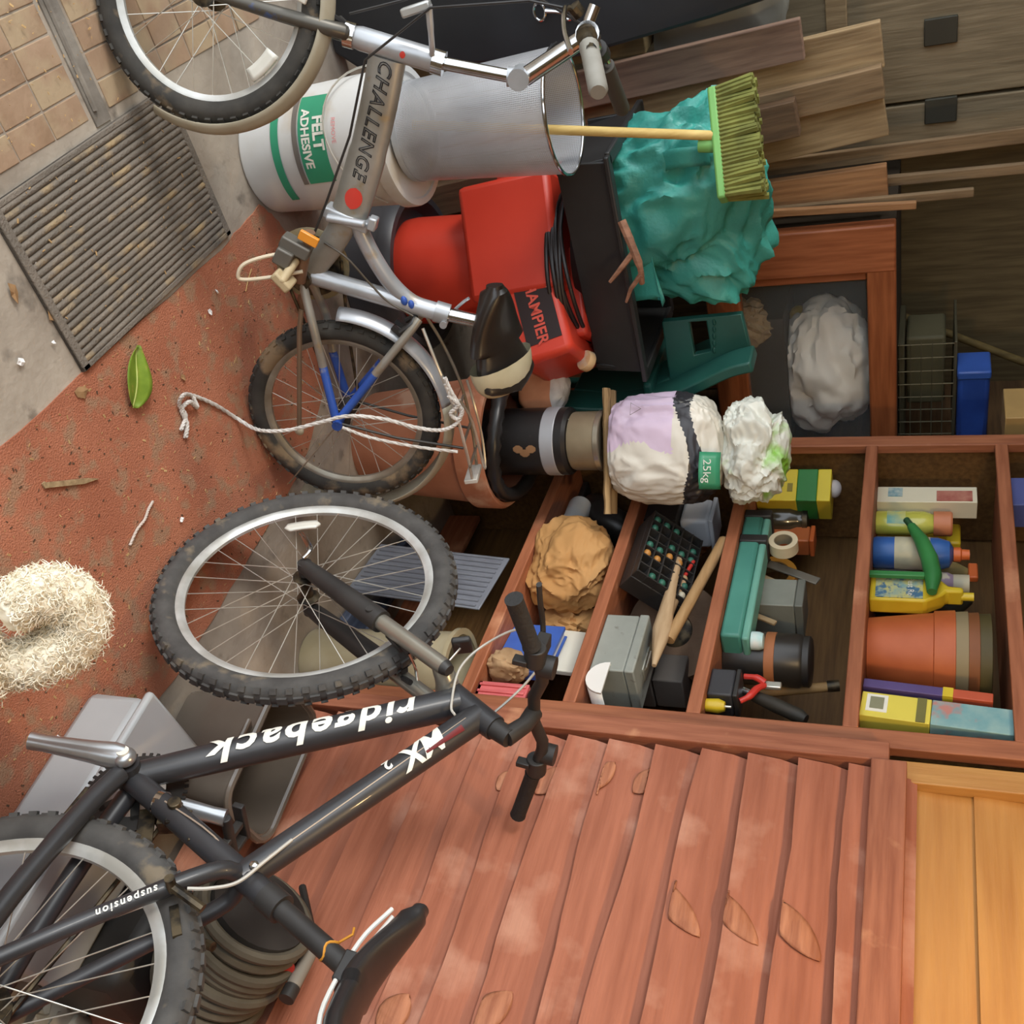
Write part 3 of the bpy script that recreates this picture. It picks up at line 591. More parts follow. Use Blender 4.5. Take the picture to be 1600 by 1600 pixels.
for s in (1, -1): part(B, 'rear_brake', BLKP, lambda m: (m.tube(LL(curve([(.232, s*.005, .252), (.22, s*.03, .245), (.205, s*.035, .212)], 4)), .007, 8), m.box(L((.20, s*.02, .205)), (.04, .012, .012), (0, .6, 0))))
for s in (1, -1): part(B, 'front_brake', BLKP, lambda m: (m.tube([fp(.865, s*.0, .265), fp(.885, s*.035, .245), fp(.885, s*.034, .205)], .008, 8), m.tube([fp(.90, s*.022, .20), fp(.87, s*.022, .208)], .008, 8)))
part(B, 'front_reflector', REFL, lambda m: m.box(fp(.93, .075, .20), (.05, .008, .028), (0, .9, 0)), bev=.003)
tubep(B, 'cable', BLKP, [hs(.03, .13, -.01), L((.85, .10, .66)), L((.87, .06, .46)), L((.80, .045, .30)), L((.66, .035, .222)), L((.53, .04, .128)), L((.47, .035, .08))], .0028, 6)
tubep(B, 'cable', BLKP, [hs(.03, -.13, -.01), L((.90, -.05, .58)), L((.89, .02, .40)), L((.885, .0, .28))], .0028, 6)
tubep(B, 'cable', mat('dark_cable', (88, 80, 68), .5), LL(curve([(.44, .02, .09), (.40, .03, .135), (.33, .024, .17), (.28, .022, .20), (.235, .02, .25)], 5)), .0026, 6)
mtb = [o for o in B.children if o.name.startswith('main_tube')][0]
a0, a1 = Vector(L((.775, .0, .33))), Vector(L((.545, .0, .198))); axm = (a1-a0).normalized()
def oval(o, a):
    o = Vector(o); a = Vector(a).normalized(); b = Vector((0, 1, 0)).cross(a)
    return lambda x, y: o+a*x+b*y+Vector((0, .0015+.0228*math.sqrt(max(.1, 1-(y/.041)**2)), 0))
text('CHALLENGE', .042, oval(a0.lerp(a1, .42), axm), 'lettering', mat('outline_black', (40, 40, 44), .5), mtb, spacing=1.12, stroke=.0011, shear=.25)
part(mtb, 'red_badge', mat('red_badge', (214, 66, 54), .4), lambda m: m.grid(10, 6, lambda u, v: oval(a0.lerp(a1, 1.08), axm)((u-.5)*.05, (v-.5)*.04*math.sin(math.pi*min(.999, max(.001, u)))**.5)), smooth=60)
htb = [o for o in B.children if o.name.startswith('head_tube')][0]
part(htb, 'red_badge', mat('red_badge', (214, 66, 54)), lambda m: m.grid(8, 6, lambda u, v: wrap(L((.795, 0, .375)), (-.45, 0, .9), (0, 1, -.2), .024)((u-.5)*.012, (v-.5)*.014*math.sin(math.pi*min(.99, max(.01, u)))**.5)), smooth=60)
for p in ((.275, .02, .238), (.262, .017, .252)):
    MB().sph(L(p), (.012, .007, .008), 10, 6).build('blue_paint_spot', BLUE, B)
for k, (wh, an) in enumerate(((wf, R(150)),)):
    MB().grid(8, 3, lambda u, v: ((.175+.014*(2*v-1))*math.cos(an+(u-.5)*.4), .016, (.175+.014*(2*v-1))*math.sin(an+(u-.5)*.4))).build('reflector', REFL, wh, solid=.008)

# ------------------------------------------------------------------ clutter at the far left
CF = -YAW                                   # things turned square to the viewer
def paint(o, rules):                         # rules: [(material, test(centre))]
    me = o.data
    for m, _ in rules: me.materials.append(m)
    for p in me.polygons:
        for k, (_, t) in enumerate(rules):
            if t(p.center): p.material_index = k+1
    return o
def rbox(sz, name, m, parent=None, c=None, bev=.003, rot=None, **k):
    return MB().box((0, 0, sz[2]/2) if c is None else c, sz, rot).build(name, m, parent, smooth=0, bev=bev, **k)

WBK = mat('white_bucket_plastic', (222, 224, 226), .4, c2=(204, 202, 196), scale=4, c3=(196, 184, 166), s3=5, t3=.62)
GRN = mat('label_green', (52, 150, 112), .6, var=.1); PRT = mat('print_grey', (120, 112, 104), .6); PNK = mat('print_pink', (236, 150, 150), .6)
bk = thing('plastic_bucket', 'white plastic adhesive bucket with green label beneath the mesh bin', 'bucket', (.72, 2.345, 0))
part(bk, 'body', WBK, lambda m: m.lathe([(0, 0), (.142, 0), (.147, .006), (.162, .385), (.162, .40), (.155, .40), (.14, .01), (0, .01)], 48))
part(bk, 'lid', WBK, lambda m: m.lathe([(0, .412), (.150, .412), (.152, .418), (.168, .418), (.170, .412), (.170, .385), (.164, .385)], 48))
fa = math.pi+math.pi/2-YAW                    # angle of the side that faces the camera
part(bk, 'label_band', GRN, lambda m: m.grid(30, 1, lambda u, v: cylwrap((0, 0, .115), .1528, fa+.25)((u-.5)*.30, (v-.5)*.022)), smooth=60)
part(bk, 'label_panel', GRN, lambda m: m.grid(24, 2, lambda u, v: cylwrap((0, 0, .225), .1572, fa+.22)((u-.5)*.22, (v-.5)*.075)), smooth=60)
part(bk, 'label_stripe', PRT, lambda m: m.grid(20, 1, lambda u, v: cylwrap((0, 0, .175), .1552, fa+.22)((u-.5)*.22, (v-.5)*.014)), smooth=60)
text('FELT', .040, cylwrap((0, 0, .243), .1588, fa+.16), 'lettering', WHT, bk, bold=.0015, sub=1)
text('ADHESIVE', .032, cylwrap((0, 0, .207), .1585, fa+.22), 'lettering', WHT, bk, bold=.001, sub=1)
text('REMOVE', .016, cylwrap((0, 0, .288), .1592, fa+.16), 'lettering', PNK, bk, sub=1)
tubep(bk, 'wire_handle', STEEL, [Vector((.175*math.cos(a), .175*math.sin(a), .37-.10*math.sin((a-fa+1.4)/2.8*math.pi))) for a in [fa-1.4+2.8*k/18 for k in range(19)]], .0025, 6)

def perforated(name):
    m = mat(name, (206, 208, 212), .35, .5); nt = m.node_tree; N = nt.nodes; Lk = nt.links
    tc = N.new('ShaderNodeTexCoord'); vm = N.new('ShaderNodeVectorMath'); vm.operation = 'MULTIPLY'; vm.inputs[1].default_value = (1, 1, 1)
    sp = N.new('ShaderNodeSeparateXYZ'); Lk.new(tc.outputs['Object'], sp.inputs[0])
    at2 = N.new('ShaderNodeMath'); at2.operation = 'ARCTAN2'; Lk.new(sp.outputs[1], at2.inputs[0]); Lk.new(sp.outputs[0], at2.inputs[1])
    def wavef(src, k):
        a = N.new('ShaderNodeMath'); a.operation = 'MULTIPLY'; a.inputs[1].default_value = k; Lk.new(src, a.inputs[0])
        b = N.new('ShaderNodeMath'); b.operation = 'SINE'; Lk.new(a.outputs[0], b.inputs[0]); return b.outputs[0]
    sm = N.new('ShaderNodeMath'); sm.operation = 'ADD'
    p = N.new('ShaderNodeMath'); p.operation = 'ADD'; Lk.new(wavef(at2.outputs[0], 190), p.inputs[0]); Lk.new(wavef(sp.outputs[2], 1400), p.inputs[1])
    g = N.new('ShaderNodeMath'); g.operation = 'GREATER_THAN'; g.inputs[1].default_value = 1.05; Lk.new(p.outputs[0], g.inputs[0])
    iv = N.new('ShaderNodeMath'); iv.operation = 'SUBTRACT'; iv.inputs[0].default_value = 1; Lk.new(g.outputs[0], iv.inputs[1])
    Lk.new(iv.outputs[0], N['Principled BSDF'].inputs['Alpha']); return m
PERF = perforated('perforated_silver')
bn = thing('mesh_bin', 'silver perforated metal waste bin standing on the white bucket', 'bin', (.712, 2.345, .421))
part(bn, 'mesh_side', PERF, lambda m: m.lathe([(.118, .012), (.142, .40)], 64))
part(bn, 'base', SIL, lambda m: m.lathe([(0, 0), (.119, 0), (.120, .016), (.116, .016), (.114, .004), (0, .004)], 40))
part(bn, 'rim', CHROME, lambda m: m.lathe([(.1445+.0045*math.cos(a), .402+.0045*math.sin(a)) for a in [2*math.pi*k/10 for k in range(10)]], 56, closed=True))

hd = at(1152, 220, y=2.44)
bro = thing('broom', 'green long-bristled broom standing head up in the mesh bin', 'broom', hd, CF, rot=(0, R(-6), CF))
BRC = mat('broom_green', (120, 178, 96), .6); BRI = mat('broom_bristle', (136, 138, 66), .9, c2=(96, 98, 44), scale=14)
part(bro, 'head_block', BRC, lambda m: m.box((0, 0, -.045), (.27, .05, .022)), bev=.006)
part(bro, 'handle_socket', BRC, lambda m: m.cyl((0, 0, -.05), (-.01, 0, -.09), .017, n=12))
m_ = MB()
for i in range(26):
    for j in range(5):
        x, y = -.128+.256*i/25, -.02+.01*j; dx = rnd.uniform(-.005, .005)+.03*(x/.13)*.12; dy = rnd.uniform(-.006, .006)+(j-2)*.004
        m_.tube([(x, y, -.036), (x+dx*.5, y+dy*.6, .01), (x+dx, y+dy, .053+rnd.uniform(-.006, .006))], [.0056, .0068, .0082], 5)
m_.build('bristles', BRI, bro, kind='stuff')
part(bro, 'bristle_core', BRI, lambda m: m.box((0, 0, .006), (.268, .046, .084)), bev=.01)
iv = bro.matrix_basis.inverted() if False else (Matrix.Translation(hd) @ Euler((0, R(-6), CF)).to_matrix().to_4x4()).inverted()
tubep(bro, 'handle', wood('broom_stick', (214, 186, 116), (190, 158, 88), axis=2, bump=.1), [iv @ at(1118, 212, y=2.44), iv @ Vector((.690, 2.33, .437))], .0115, 12)

# black sheet, sacks, planks against the back wall
BSH = mat('black_sheet', (44, 46, 50), .38, c2=(30, 31, 34), scale=3, bump=.3, bscale=8)
pc = [at(*p, y=2.82) for p in ((430, 100), (560, 108), (880, 96), (1110, 30), (1290, -30), (1290, -330), (430, -330))]
o0 = Vector((.2, 2.82, 0)); m_ = MB(); m_.prism([(p.x-o0.x, max(.004, p.z)) for p in pc], .07, fn=lambda x, y, z: (x, z, y))
tag(m_.build('black_sheet', BSH, loc=o0, smooth=0, bev=.01), 'large glossy black board leaning upright behind the folding bike handlebars', 'board')
clip = thing('snap_hook', 'small chrome snap hook hanging against the black board', 'clip', at(868, 14, y=2.80))
part(clip, 'ring', CHROME, lambda m: m.tube([(.022*math.cos(a), 0, -.045+.016*math.sin(a)) for a in [2*math.pi*k/16 for k in range(16)]], .004, 8, closed=True))
part(clip, 'body', CHROME, lambda m: m.tube([(0, 0, -.028), (.006, 0, 0), (.012, 0, .02)], [.007, .005, .006], 8))
part(clip, 'eye', CHROME, lambda m: m.tube([(.018+.014*math.cos(a), 0, .034+.014*math.sin(a)) for a in [2*math.pi*k/14 for k in range(14)]], .004, 8, closed=True))
sk = blob((.44, .18, .42), .8, .12, 2.2, 5).build('plastic_sack', mat('grey_polythene', (176, 178, 172), .4, c2=(140, 142, 136), scale=4), loc=at(1130, -12, y=3.14)-Vector((0, 0, .2)), smooth=50)
tag(sk, 'crumpled pale grey polythene sack behind the plank tops', 'sack')
sb = rbox((.42, .20, max(.05, sk.location.z-.004)), 'crate', DARKW, loc=(sk.location.x-.12, sk.location.y-.05, 0)); tag(sb, 'dark wooden crate under the pale grey sack', 'crate')

def plank(name, label, top, bot, w, th, m, y, y2=None, grp='salvaged planks standing against the back wall', over=0.):
    a = at(*bot, y=y if y2 is None else y2); b = at(*top, y=y); d = (b-a).normalized()
    a = a-d*(a.z/d.z)                          # run down to the floor
    Lh = (b-a).length; zax = d; xax = (Vector((1, 0, 0))-d*d.x).normalized(); yax = zax.cross(xax)
    a = a+Vector((0, 0, .003+abs(xax.z)*w/2+abs(yax.z)*th/2))
    M = Matrix(((xax.x, yax.x, zax.x, a.x), (xax.y, yax.y, zax.y, a.y), (xax.z, yax.z, zax.z, a.z), (0, 0, 0, 1)))
    mb = MB(); mb.box((0, 0, Lh/2), (w, th, Lh)); o = mb.build(name, m, smooth=0, bev=.003); o.matrix_world = M
    return tag(o, label, 'plank', grp)
WPU = wood('plank_mauve', (150, 122, 104), (112, 88, 76), axis=2, c3=(196, 160, 120), t3=.66, s3=4); WLT = wood('plank_pale', (176, 150, 112), (136, 112, 80), axis=2)
WMD = wood('plank_mid', (148, 122, 90), (108, 86, 60), axis=2); WOR = wood('plank_orange', (172, 126, 84), (132, 92, 58), axis=2)
plank('plank', 'mauve-brown plank with a bare pale patch, frontmost by the handlebars', (1250, 60), (1000, 118), .105, .03, WPU, 2.98)
plank('plank', 'pale weathered plank behind the mauve one', (1374, 68), (1150, 120), .12, .03, WLT, 3.05)
plank('plank', 'grey-brown plank third from the black board', (1376, 126), (1150, 180), .085, .04, WMD, 3.02)
plank('plank', 'pale knotted plank with a slanting lower edge beside the broom head', (1378, 176), (1150, 232), .125, .028, WLT, 3.06)
plank('plank', 'short dark block of timber just behind the broom bristles', (1242, 182), (1100, 215), .10, .045, wood('plank_dark', (112, 86, 62), (80, 60, 42), axis=2), 2.955)
plank('plank', 'orange-brown plank to the left of the timber cupboard', (1384, 286), (1150, 318), .115, .03, WOR, 3.04)
plank('lath', 'thin split lath against the cupboard side, nearest the cupboard', (1430, 320), (1150, 336), .022, .018, WOR, 2.97, grp=None)
plank('lath', 'thin grey lath second from the cupboard', (1520, 300), (1200, 330), .025, .018, WMD, 3.0, grp=None)
plank('lath', 'tall dark narrow lath leaning far above the orange-brown plank', (1600, 262), (1200, 300), .03, .02, WMD, 3.1, grp=None)
plank('lath', 'tallest brown lath running out of the top of the picture', (1640, 205), (1200, 262), .045, .02, WMD, 3.12, grp=None)
dr = thing('panel_door', 'old grey-brown panel door with dark strap hinges behind the planks', 'door', (.95, 3.36, 0), 0)
part(dr, 'panel', wood('door_panel', (150, 134, 106), (116, 102, 78), axis=2), lambda m: m.box((-.02, .03, 1.05), (.42, .04, 2.1)), bev=.004)
part(dr, 'stile', wood('door_panel', (150, 134, 106), (116, 102, 78), axis=2), lambda m: m.box((-.30, .03, 1.05), (.12, .045, 2.1)), bev=.004)
part(dr, 'stile', wood('door_panel', (150, 134, 106), (116, 102, 78), axis=2), lambda m: m.box((.27, .03, 1.05), (.14, .045, 2.1)), bev=.004)
for p in ((1470, 48), (1470, 172)):
    q = at(*p, y=3.36); part(dr, 'hinge', mat('dark_iron', (74, 72, 62), .6, .4), lambda m: m.box((q.x-.95, .0, q.z), (.075, .012, .09)), bev=.003)
part(dr, 'ledge', WLT, lambda m: m.box((-.02, .005, 1.36), (.40, .012, .06)), bev=.003)

# ------------------------------------------------------------------ red shredder with tub and teal bag
REDP = mat('red_plastic', (210, 66, 46), .42, c2=(194, 56, 38), scale=3)
sx, sy = 1.24, 2.68
sh = thing('garden_shredder', 'red electric garden shredder with black base and coiled cable behind the saddle', 'shredder', (sx, sy, 0), CF)
part(sh, 'base_drum', mat('dark_grey_plastic', (62, 62, 66), .45), lambda m: m.lathe([(0, 0), (.225, 0), (.235, .01), (.235, .12), (.245, .125), (.245, .15), (.235, .165), (.215, .165), (.205, .15), (.19, .13), (0, .13)], 48))
part(sh, 'neck', REDP, lambda m: m.lathe([(.0, .13), (.160, .13), (.163, .16), (.155, .40), (0, .40)], 40))
part(sh, 'housing', REDP, lambda m: m.box((-.04, -.06, .525), (.33, .30, .28), (0, R(-6), R(6))), bev=.018)
part(sh, 'shoulder', REDP, lambda m: m.box((-.10, .06, .545), (.36, .24, .22), (0, R(-4), R(6))), bev=.02)
wing = part(sh, 'switch_housing', REDP, lambda m: m.box((.19, -.06, .595), (.30, .26, .17), (0, R(-17), R(-4))), bev=.02)
part(sh, 'vent_slats', mat('dark_red_plastic', (160, 40, 30), .5), lambda m: [m.box((.24+.03*k, -.192, .51+.01*k), (.008, .006, .07), (0, R(-17), 0)) for k in range(4)], kind='stuff')
part(sh, 'upper_block', REDP, lambda m: m.box((.12, .0, .67), (.26, .20, .09), (0, R(-6), 0)), bev=.012)
rw = Euler((0, R(-17), R(-4))).to_matrix(); wf_ = rw @ Vector((0, -1, 0)); wx_ = rw @ Vector((1, 0, 0)); wc = Vector((.19, -.06, .595))+wf_*.1305
part(sh, 'name_plate', mat('plate_black', (44, 30, 30), .4), lambda m: m.box(wc+wx_*-.015+rw @ Vector((0, 0, .012)), (.235, .003, .105), rw))
text('CHAMPIER', .046, planar(wc+wx_*.0+wf_*.002+rw @ Vector((0, 0, .008)), wx_, wf_), 'lettering', mat('red_print', (214, 84, 66), .5), sh, bold=.001)
text('2000 W', .019, planar(wc+wx_*-.075+wf_*.002+rw @ Vector((0, 0, .05)), wx_, wf_), 'lettering', WHT, sh)
CAB = mat('black_cable', (36, 30, 30), .4)
for k in range(7):
    zz = .645+.016*(k % 4)+rnd.uniform(-.004, .004); rx, ry = .215+.006*(k//4)+rnd.uniform(-.006, .006), .19
    MB().tube([(.03+rx*math.cos(a), -.02+ry*math.sin(a), zz+.02*math.cos(a)+.008*math.sin(2*a+k)) for a in [2*math.pi*j/36 for j in range(36)]], .0065, 8, closed=True).build('cable_coil', CAB, sh)
part(sh, 'hopper_neck', BLKP, lambda m: m.lathe([(.0, .69), (.15, .69), (.165, .715), (.0, .715)], 32))
for p in ((-.05, -.13, .655), (.02, -.14, .64)): MB().sph(p, .007, 8, 6).build('screw', CHROME, sh)

tubx = thing('black_tub', 'black rectangular plastic tub resting on top of the red shredder', 'tub', (1.20, 2.66, .722))
BT_ = mat('tub_black', (50, 50, 50), .45, c2=(36, 36, 36), scale=5)
part(tubx, 'base', BT_, lambda m: m.box((0, 0, .006), (.56, .34, .012)), bev=.003)
for sgn in (1, -1):
    part(tubx, 'side', BT_, lambda m: m.box((0, sgn*.175, .075), (.62, .014, .15), (sgn*R(-8), 0, 0)), bev=.003)
    part(tubx, 'end', BT_, lambda m: m.box((sgn*.30, 0, .075), (.014, .36, .15), (0, sgn*R(8), 0)), bev=.003)
    part(tubx, 'rim', BT_, lambda m: m.box((0, sgn*.197, .148), (.66, .035, .014)), bev=.004)
    part(tubx, 'rim', BT_, lambda m: m.box((sgn*.318, 0, .148), (.035, .39, .014)), bev=.004)

TEAL = mat('teal_woven_plastic', (72, 166, 152), .42, c2=(48, 130, 120), scale=5, bump=.35, bscale=120)
tc_ = at(1088, 345, y=2.66)
bg_ = thing('teal_bag', 'crumpled teal woven plastic garden bag stuffed in the black tub', 'bag', (1.115, 2.685, .738))
b1 = blob((.46, .27, .50), .8, .26, 1.5, 11, sub=6, low=.2, f1=.55, f2=.22, fn=lambda p: Vector((p.x*(1+.25*p.z/.25), p.y, p.z))).build('body', TEAL, bg_, smooth=55)
def rimfn(u, v):
    a = 2*math.pi*u; rr = .13+.03*math.sin(3*a)+.02*math.sin(5*a+1); z = .05*math.sin(2*a+.7)
    return (-.20+.05*v+.02*math.sin(4*a), -.02+rr*math.cos(a)*.9, .24+rr*1.25*math.sin(a)+z*.3+.0*v)
MB().grid(60, 4, rimfn).build('open_hem', TEAL, bg_, smooth=40, solid=.003)
MB().grid(14, 8, lambda u, v: (.02+.20*u+.03*math.sin(6*v), -.155-.02*math.sin(3*u+5*v), .02+.16*v+.05*u*math.sin(9*v))).build('loose_fold', TEAL, bg_, smooth=20, solid=.002)

TWG = wood('twig_bark', (168, 122, 96), (120, 84, 64), axis=2)
tw = thing('twig', 'forked brown dry twig poking out over the tub edge', 'twig', (1.16, 2.43, .885))
part(tw, 'stem', TWG, lambda m: m.tube(curve([(-.12, .02, -.002), (-.06, .0, .02), (.0, -.01, .035), (.05, -.0, .03)], 4), [.012]*4+[.011]*4+[.008]*5, 8))
part(tw, 'branch', TWG, lambda m: m.tube([(-.04, 0, .022), (.0, -.02, -.02), (.03, -.02, -.05)], [.009, .007, .005], 7))
part(tw, 'branch', TWG, lambda m: m.tube([(.02, -.01, .035), (.06, -.01, .0), (.10, -.005, -.02)], [.008, .006, .004], 7))
cpw = MB(); cpw.lathe([(0, 0), (.028, 0), (.03, .004), (.03, .02), (.027, .024), (0, .024)], 28)
wq = at(912, 562, y=2.42); tag(cpw.build('bottle_cap', mat('cap_white', (232, 228, 214), .5, c3=(214, 178, 130), s3=10, t3=.55), loc=wq, rot=(R(-55), R(25), CF), smooth=40), 'white round screw cap wedged between shredder and green chair', 'cap')

# dark green moulded plastic garden chair
GCH = mat('green_plastic', (40, 92, 82), .38, c2=(30, 74, 66), scale=4); ch0 = Vector((1.62, 2.50, 0))
chq = thing('garden_chair', 'dark green moulded plastic chair behind the white powder sack', 'chair', ch0)
def sweep(pxs, ys, wd, th, name):
    P = curve([at(p[0], p[1], y=yy)-ch0 for p, yy in zip(pxs, ys)], 6); m = MB(); n = len(P); V = []
    for i, p in enumerate(P):
        t = (P[min(i+1, n-1)]-P[max(i-1, 0)]).normalized(); b = Vector((0, 1, 0)); nn = t.cross(b).normalized()
        for sx_, sz_ in ((-1, -1), (1, -1), (1, 1), (-1, 1)): V.append(p+b*(wd/2*sx_)+nn*(th/2*sz_))
    m.add(V, [(i*4+q, (i+1)*4+q, (i+1)*4+(q+1) % 4, i*4+(q+1) % 4) for i in range(n-1) for q in range(4)]+[(0, 1, 2, 3), tuple((n-1)*4+q for q in range(4))])
    return m.build(name, GCH, chq, smooth=50, bev=.006)
sweep([(872, 628), (950, 632), (1020, 622), (1085, 596), (1140, 570), (1178, 560)], [2.56]*6, .10, .035, 'arm_rest')
sweep([(905, 600), (980, 606), (1040, 590), (1100, 560), (1160, 545)], [2.68]*5, .14, .05, 'seat_edge')
bp_ = [at(*p, y=2.62)-ch0 for p in ((1035, 500), (1160, 488), (1176, 552), (1048, 596))]
so = [at(*p, y=2.62)-ch0 for p in ((1078, 500), (1104, 498), (1112, 546), (1086, 552))]
m_ = MB(); V = [(p.x, p.y+d, p.z) for d in (-.012, .012) for p in bp_+so]
m_.add(V, [(0, 1, 5, 4), (1, 2, 6, 5), (2, 3, 7, 6), (3, 0, 4, 7), (8, 12, 13, 9), (9, 13, 14, 10), (10, 14, 15, 11), (11, 15, 12, 8), (4, 5, 13, 12), (5, 6, 14, 13), (6, 7, 15, 14), (7, 4, 12, 15), (0, 8, 9, 1), (1, 9, 10, 2), (2, 10, 11, 3), (3, 11, 8, 0)])
m_.build('back_plate', GCH, chq, smooth=30, bev=.004)
for k in range(5):
    q = at(1116, 503+11*k, y=2.61)-ch0; MB().sph(q, (.012, .008, .006), 8, 6).build('ridge', GCH, chq)
for x in (.16, .24):
    MB().box((x, .36, .42), (.03, .03, .84)).build('leg', GCH, chq, smooth=0, bev=.006)
MB().box((.14, .22, .84), (.30, .32, .03)).build('seat', GCH, chq, smooth=0, bev=.01)

# ------------------------------------------------------------------ terracotta pot and the stack in it
TERR = mat('terracotta', (196, 132, 100), .8, c2=(170, 108, 78), scale=6, bump=.3, bscale=40, c3=(206, 164, 136), s3=8, t3=.66)
PX_, PY_ = 1.640, 2.325
pot = thing('terracotta_pot', 'large terracotta flowerpot behind the folding bike rear wheel', 'flowerpot', (PX_, PY_, 0))
part(pot, 'body', TERR, lambda m: m.lathe([(0, 0), (.145, 0), (.155, .02), (.190, .36), (.196, .36), (.205, .37), (.207, .44), (.200, .452), (.188, .452), (.180, .42), (.140, .02), (0, .02)], 56))
tyr = MB(); tyr.tube([(.165*math.cos(a), .165*math.sin(a), .0+.012*math.sin(2*a+.5)) for a in [2*math.pi*k/48 for k in range(48)]], [.022+.003*math.sin(3*a) for a in range(48)], 12, closed=True)
tag(tyr.build('inner_tube', mat('inner_tube', (46, 44, 44), .35, c2=(34, 33, 33)), loc=(PX_, PY_, .472)), 'black rubber inner tube coiled in the mouth of the terracotta pot', 'tube')
drm = thing('black_canister', 'black canister with a silver band standing in the terracotta pot', 'canister', (PX_+.01, PY_+.005, .024))
part(drm, 'body', mat('canister_black', (40, 38, 38), .4, c2=(30, 28, 28), c3=(70, 66, 62), s3=40, t3=.7), lambda m: m.lathe([(0, 0), (.098, 0), (.1, .01), (.1, .63), (.092, .64), (0, .64)], 40))
part(drm, 'band', mat('band_silver', (190, 194, 200), .35, .3), lambda m: m.lathe([(.1, .565), (.1015, .567), (.1015, .605), (.1, .607)], 40))
part(drm, 'leaf_print', mat('print_tan', (160, 120, 84), .6), lambda m: [m.grid(3, 3, lambda u, v: cylwrap((0, 0, .50+.02*k), .1002, fa+.3+.12*(k % 2))((u-.5)*.03*(1-abs(2*v-1)*.7), (v-.5)*.03)) for k in range(3)], kind='stuff')
can = thing('beige_tin', 'squat beige tin balanced on the black canister', 'tin', (PX_+.01, PY_+.005, .666))
part(can, 'body', mat('tin_beige', (158, 144, 118), .45, .3, c2=(130, 116, 92)), lambda m: m.lathe([(0, 0), (.084, 0), (.086, .006), (.086, .085), (0, .085)], 36))
part(can, 'lid_rim', mat('tin_rim', (176, 168, 150), .3, .7), lambda m: m.lathe([(.086, .078), (.089, .08), (.089, .094), (.084, .096), (.082, .088), (0, .088)], 36))
SPL = wood('split_wood', (182, 152, 108), (146, 116, 76), axis=0)
for k, (dy, lb) in enumerate(((-.035, 'rough split wooden stick under the white sack, nearer one'), (.03, 'rough split wooden stick under the white sack, farther one'))):
    m_ = MB(); m_.grid(18, 8, lambda u, v: ((u-.5)*.36, .022*math.cos(2*math.pi*v)+.003*noise.noise(Vector((u*12, v, k))), .010*math.sin(2*math.pi*v)+.003*noise.noise(Vector((u*9, v*3, k+4)))))
    tag(m_.build('kindling_stick', SPL, loc=(PX_+.01+_r.x*.03+.6*dy, PY_+_r.y*.03+.75*dy, .776), rot=(0, R(-1.5), CF), smooth=40), lb, 'stick', 'wooden sticks under the sack')
SKW = mat('sack_white', (232, 228, 216), .38, c2=(214, 208, 194), scale=4); SKL = mat('sack_lilac', (222, 200, 222), .38); SKB = mat('sack_black', (52, 50, 54), .35, c3=(190, 186, 178), s3=16, t3=.72); SKG = mat('sack_green', (64, 152, 112), .4)
bx0 = Vector((PX_+.035, PY_+.0, .790))
bag = thing('powder_sack', 'white and lilac plastic sack with black band marked 25kg', 'sack', bx0, CF)
bo = blob((.31, .23, .345), .72, .07, 2.4, 3, sub=6, low=.08).build('body', SKW, bag, smooth=50)
paint(bo, [(SKL, lambda c: c.z < .19 and c.x < .02+.12*noise.noise(Vector((c.z*6, 1, 2)))), (SKB, lambda c: .205+.03*math.sin(c.x*14+1) < c.z < .262+.03*math.sin(c.x*11)), (SKG, lambda c: .335 < c.z < .36)])
gp_ = part(bag, 'label', SKG, lambda m: m.grid(6, 4, lambda u, v: (.02+.10*u, -.128-.012*math.sin(math.pi*u)+.03*v, .268+.052*v)), smooth=60, solid=.002)
text('25kg', .034, planar((.072, -.135, .292), (1, .0, 0), (0, -.87, -.3), .006), 'lettering', WHT, bag)
tri = MB(); P = [planar((-.10, -.118, .085), (1, -.2, 0), (0, -1, 0), .012)(.02*math.cos(a), .02*math.sin(a)) for a in (R(90), R(210), R(330))]
tri.tube(P, .0012, 5, closed=True); tri.build('warning_triangle', PRT, bag)
cb_ = blob((.26, .20, .18), .85, .2, 1.9, 8, sub=6, low=.3, f1=.45, f2=.2).build('plastic_bag', mat('bag_white_green', (226, 226, 214), .4, c2=(196, 198, 186), scale=5, c3=(140, 200, 70), s3=7, t3=.58), loc=(PX_+.05, PY_-.0, 1.105), smooth=40, rot=(0, 0, CF))
tag(cb_, 'crumpled white and lime green carrier bag on top of the white sack', 'bag')
og = thing('seed_packet', 'salmon paper packet with white top and small blue label by the saddle', 'packet', (PX_-.085, PY_+.155, .475), CF)
o_ = blob((.17, .09, .16), .75, .1, 3, 4, sub=4, low=.1).build('body', mat('packet_salmon', (214, 150, 110), .6, c2=(190, 124, 86), scale=12), og, smooth=40)
paint(o_, [(mat('packet_white', (226, 222, 214), .6, c2=(190, 186, 180), scale=18), lambda c: c.z > .105)])
part(og, 'label', mat('label_blue', (48, 84, 150), .5), lambda m: m.box((-.055, -.046, .05), (.034, .003, .03), (0, R(15), 0)))
cup = MB(); cup.lathe([(0, .002), (.02, .002), (.03, .05), (.032, .05), (.022, 0), (0, 0)], 24)
tag(cup.build('paper_cup', mat('cup_white', (226, 224, 216), .6), loc=at(860, 655, y=2.33), rot=(.3, .5, 0)), 'small crushed white cup lodged beside the black canister', 'cup')

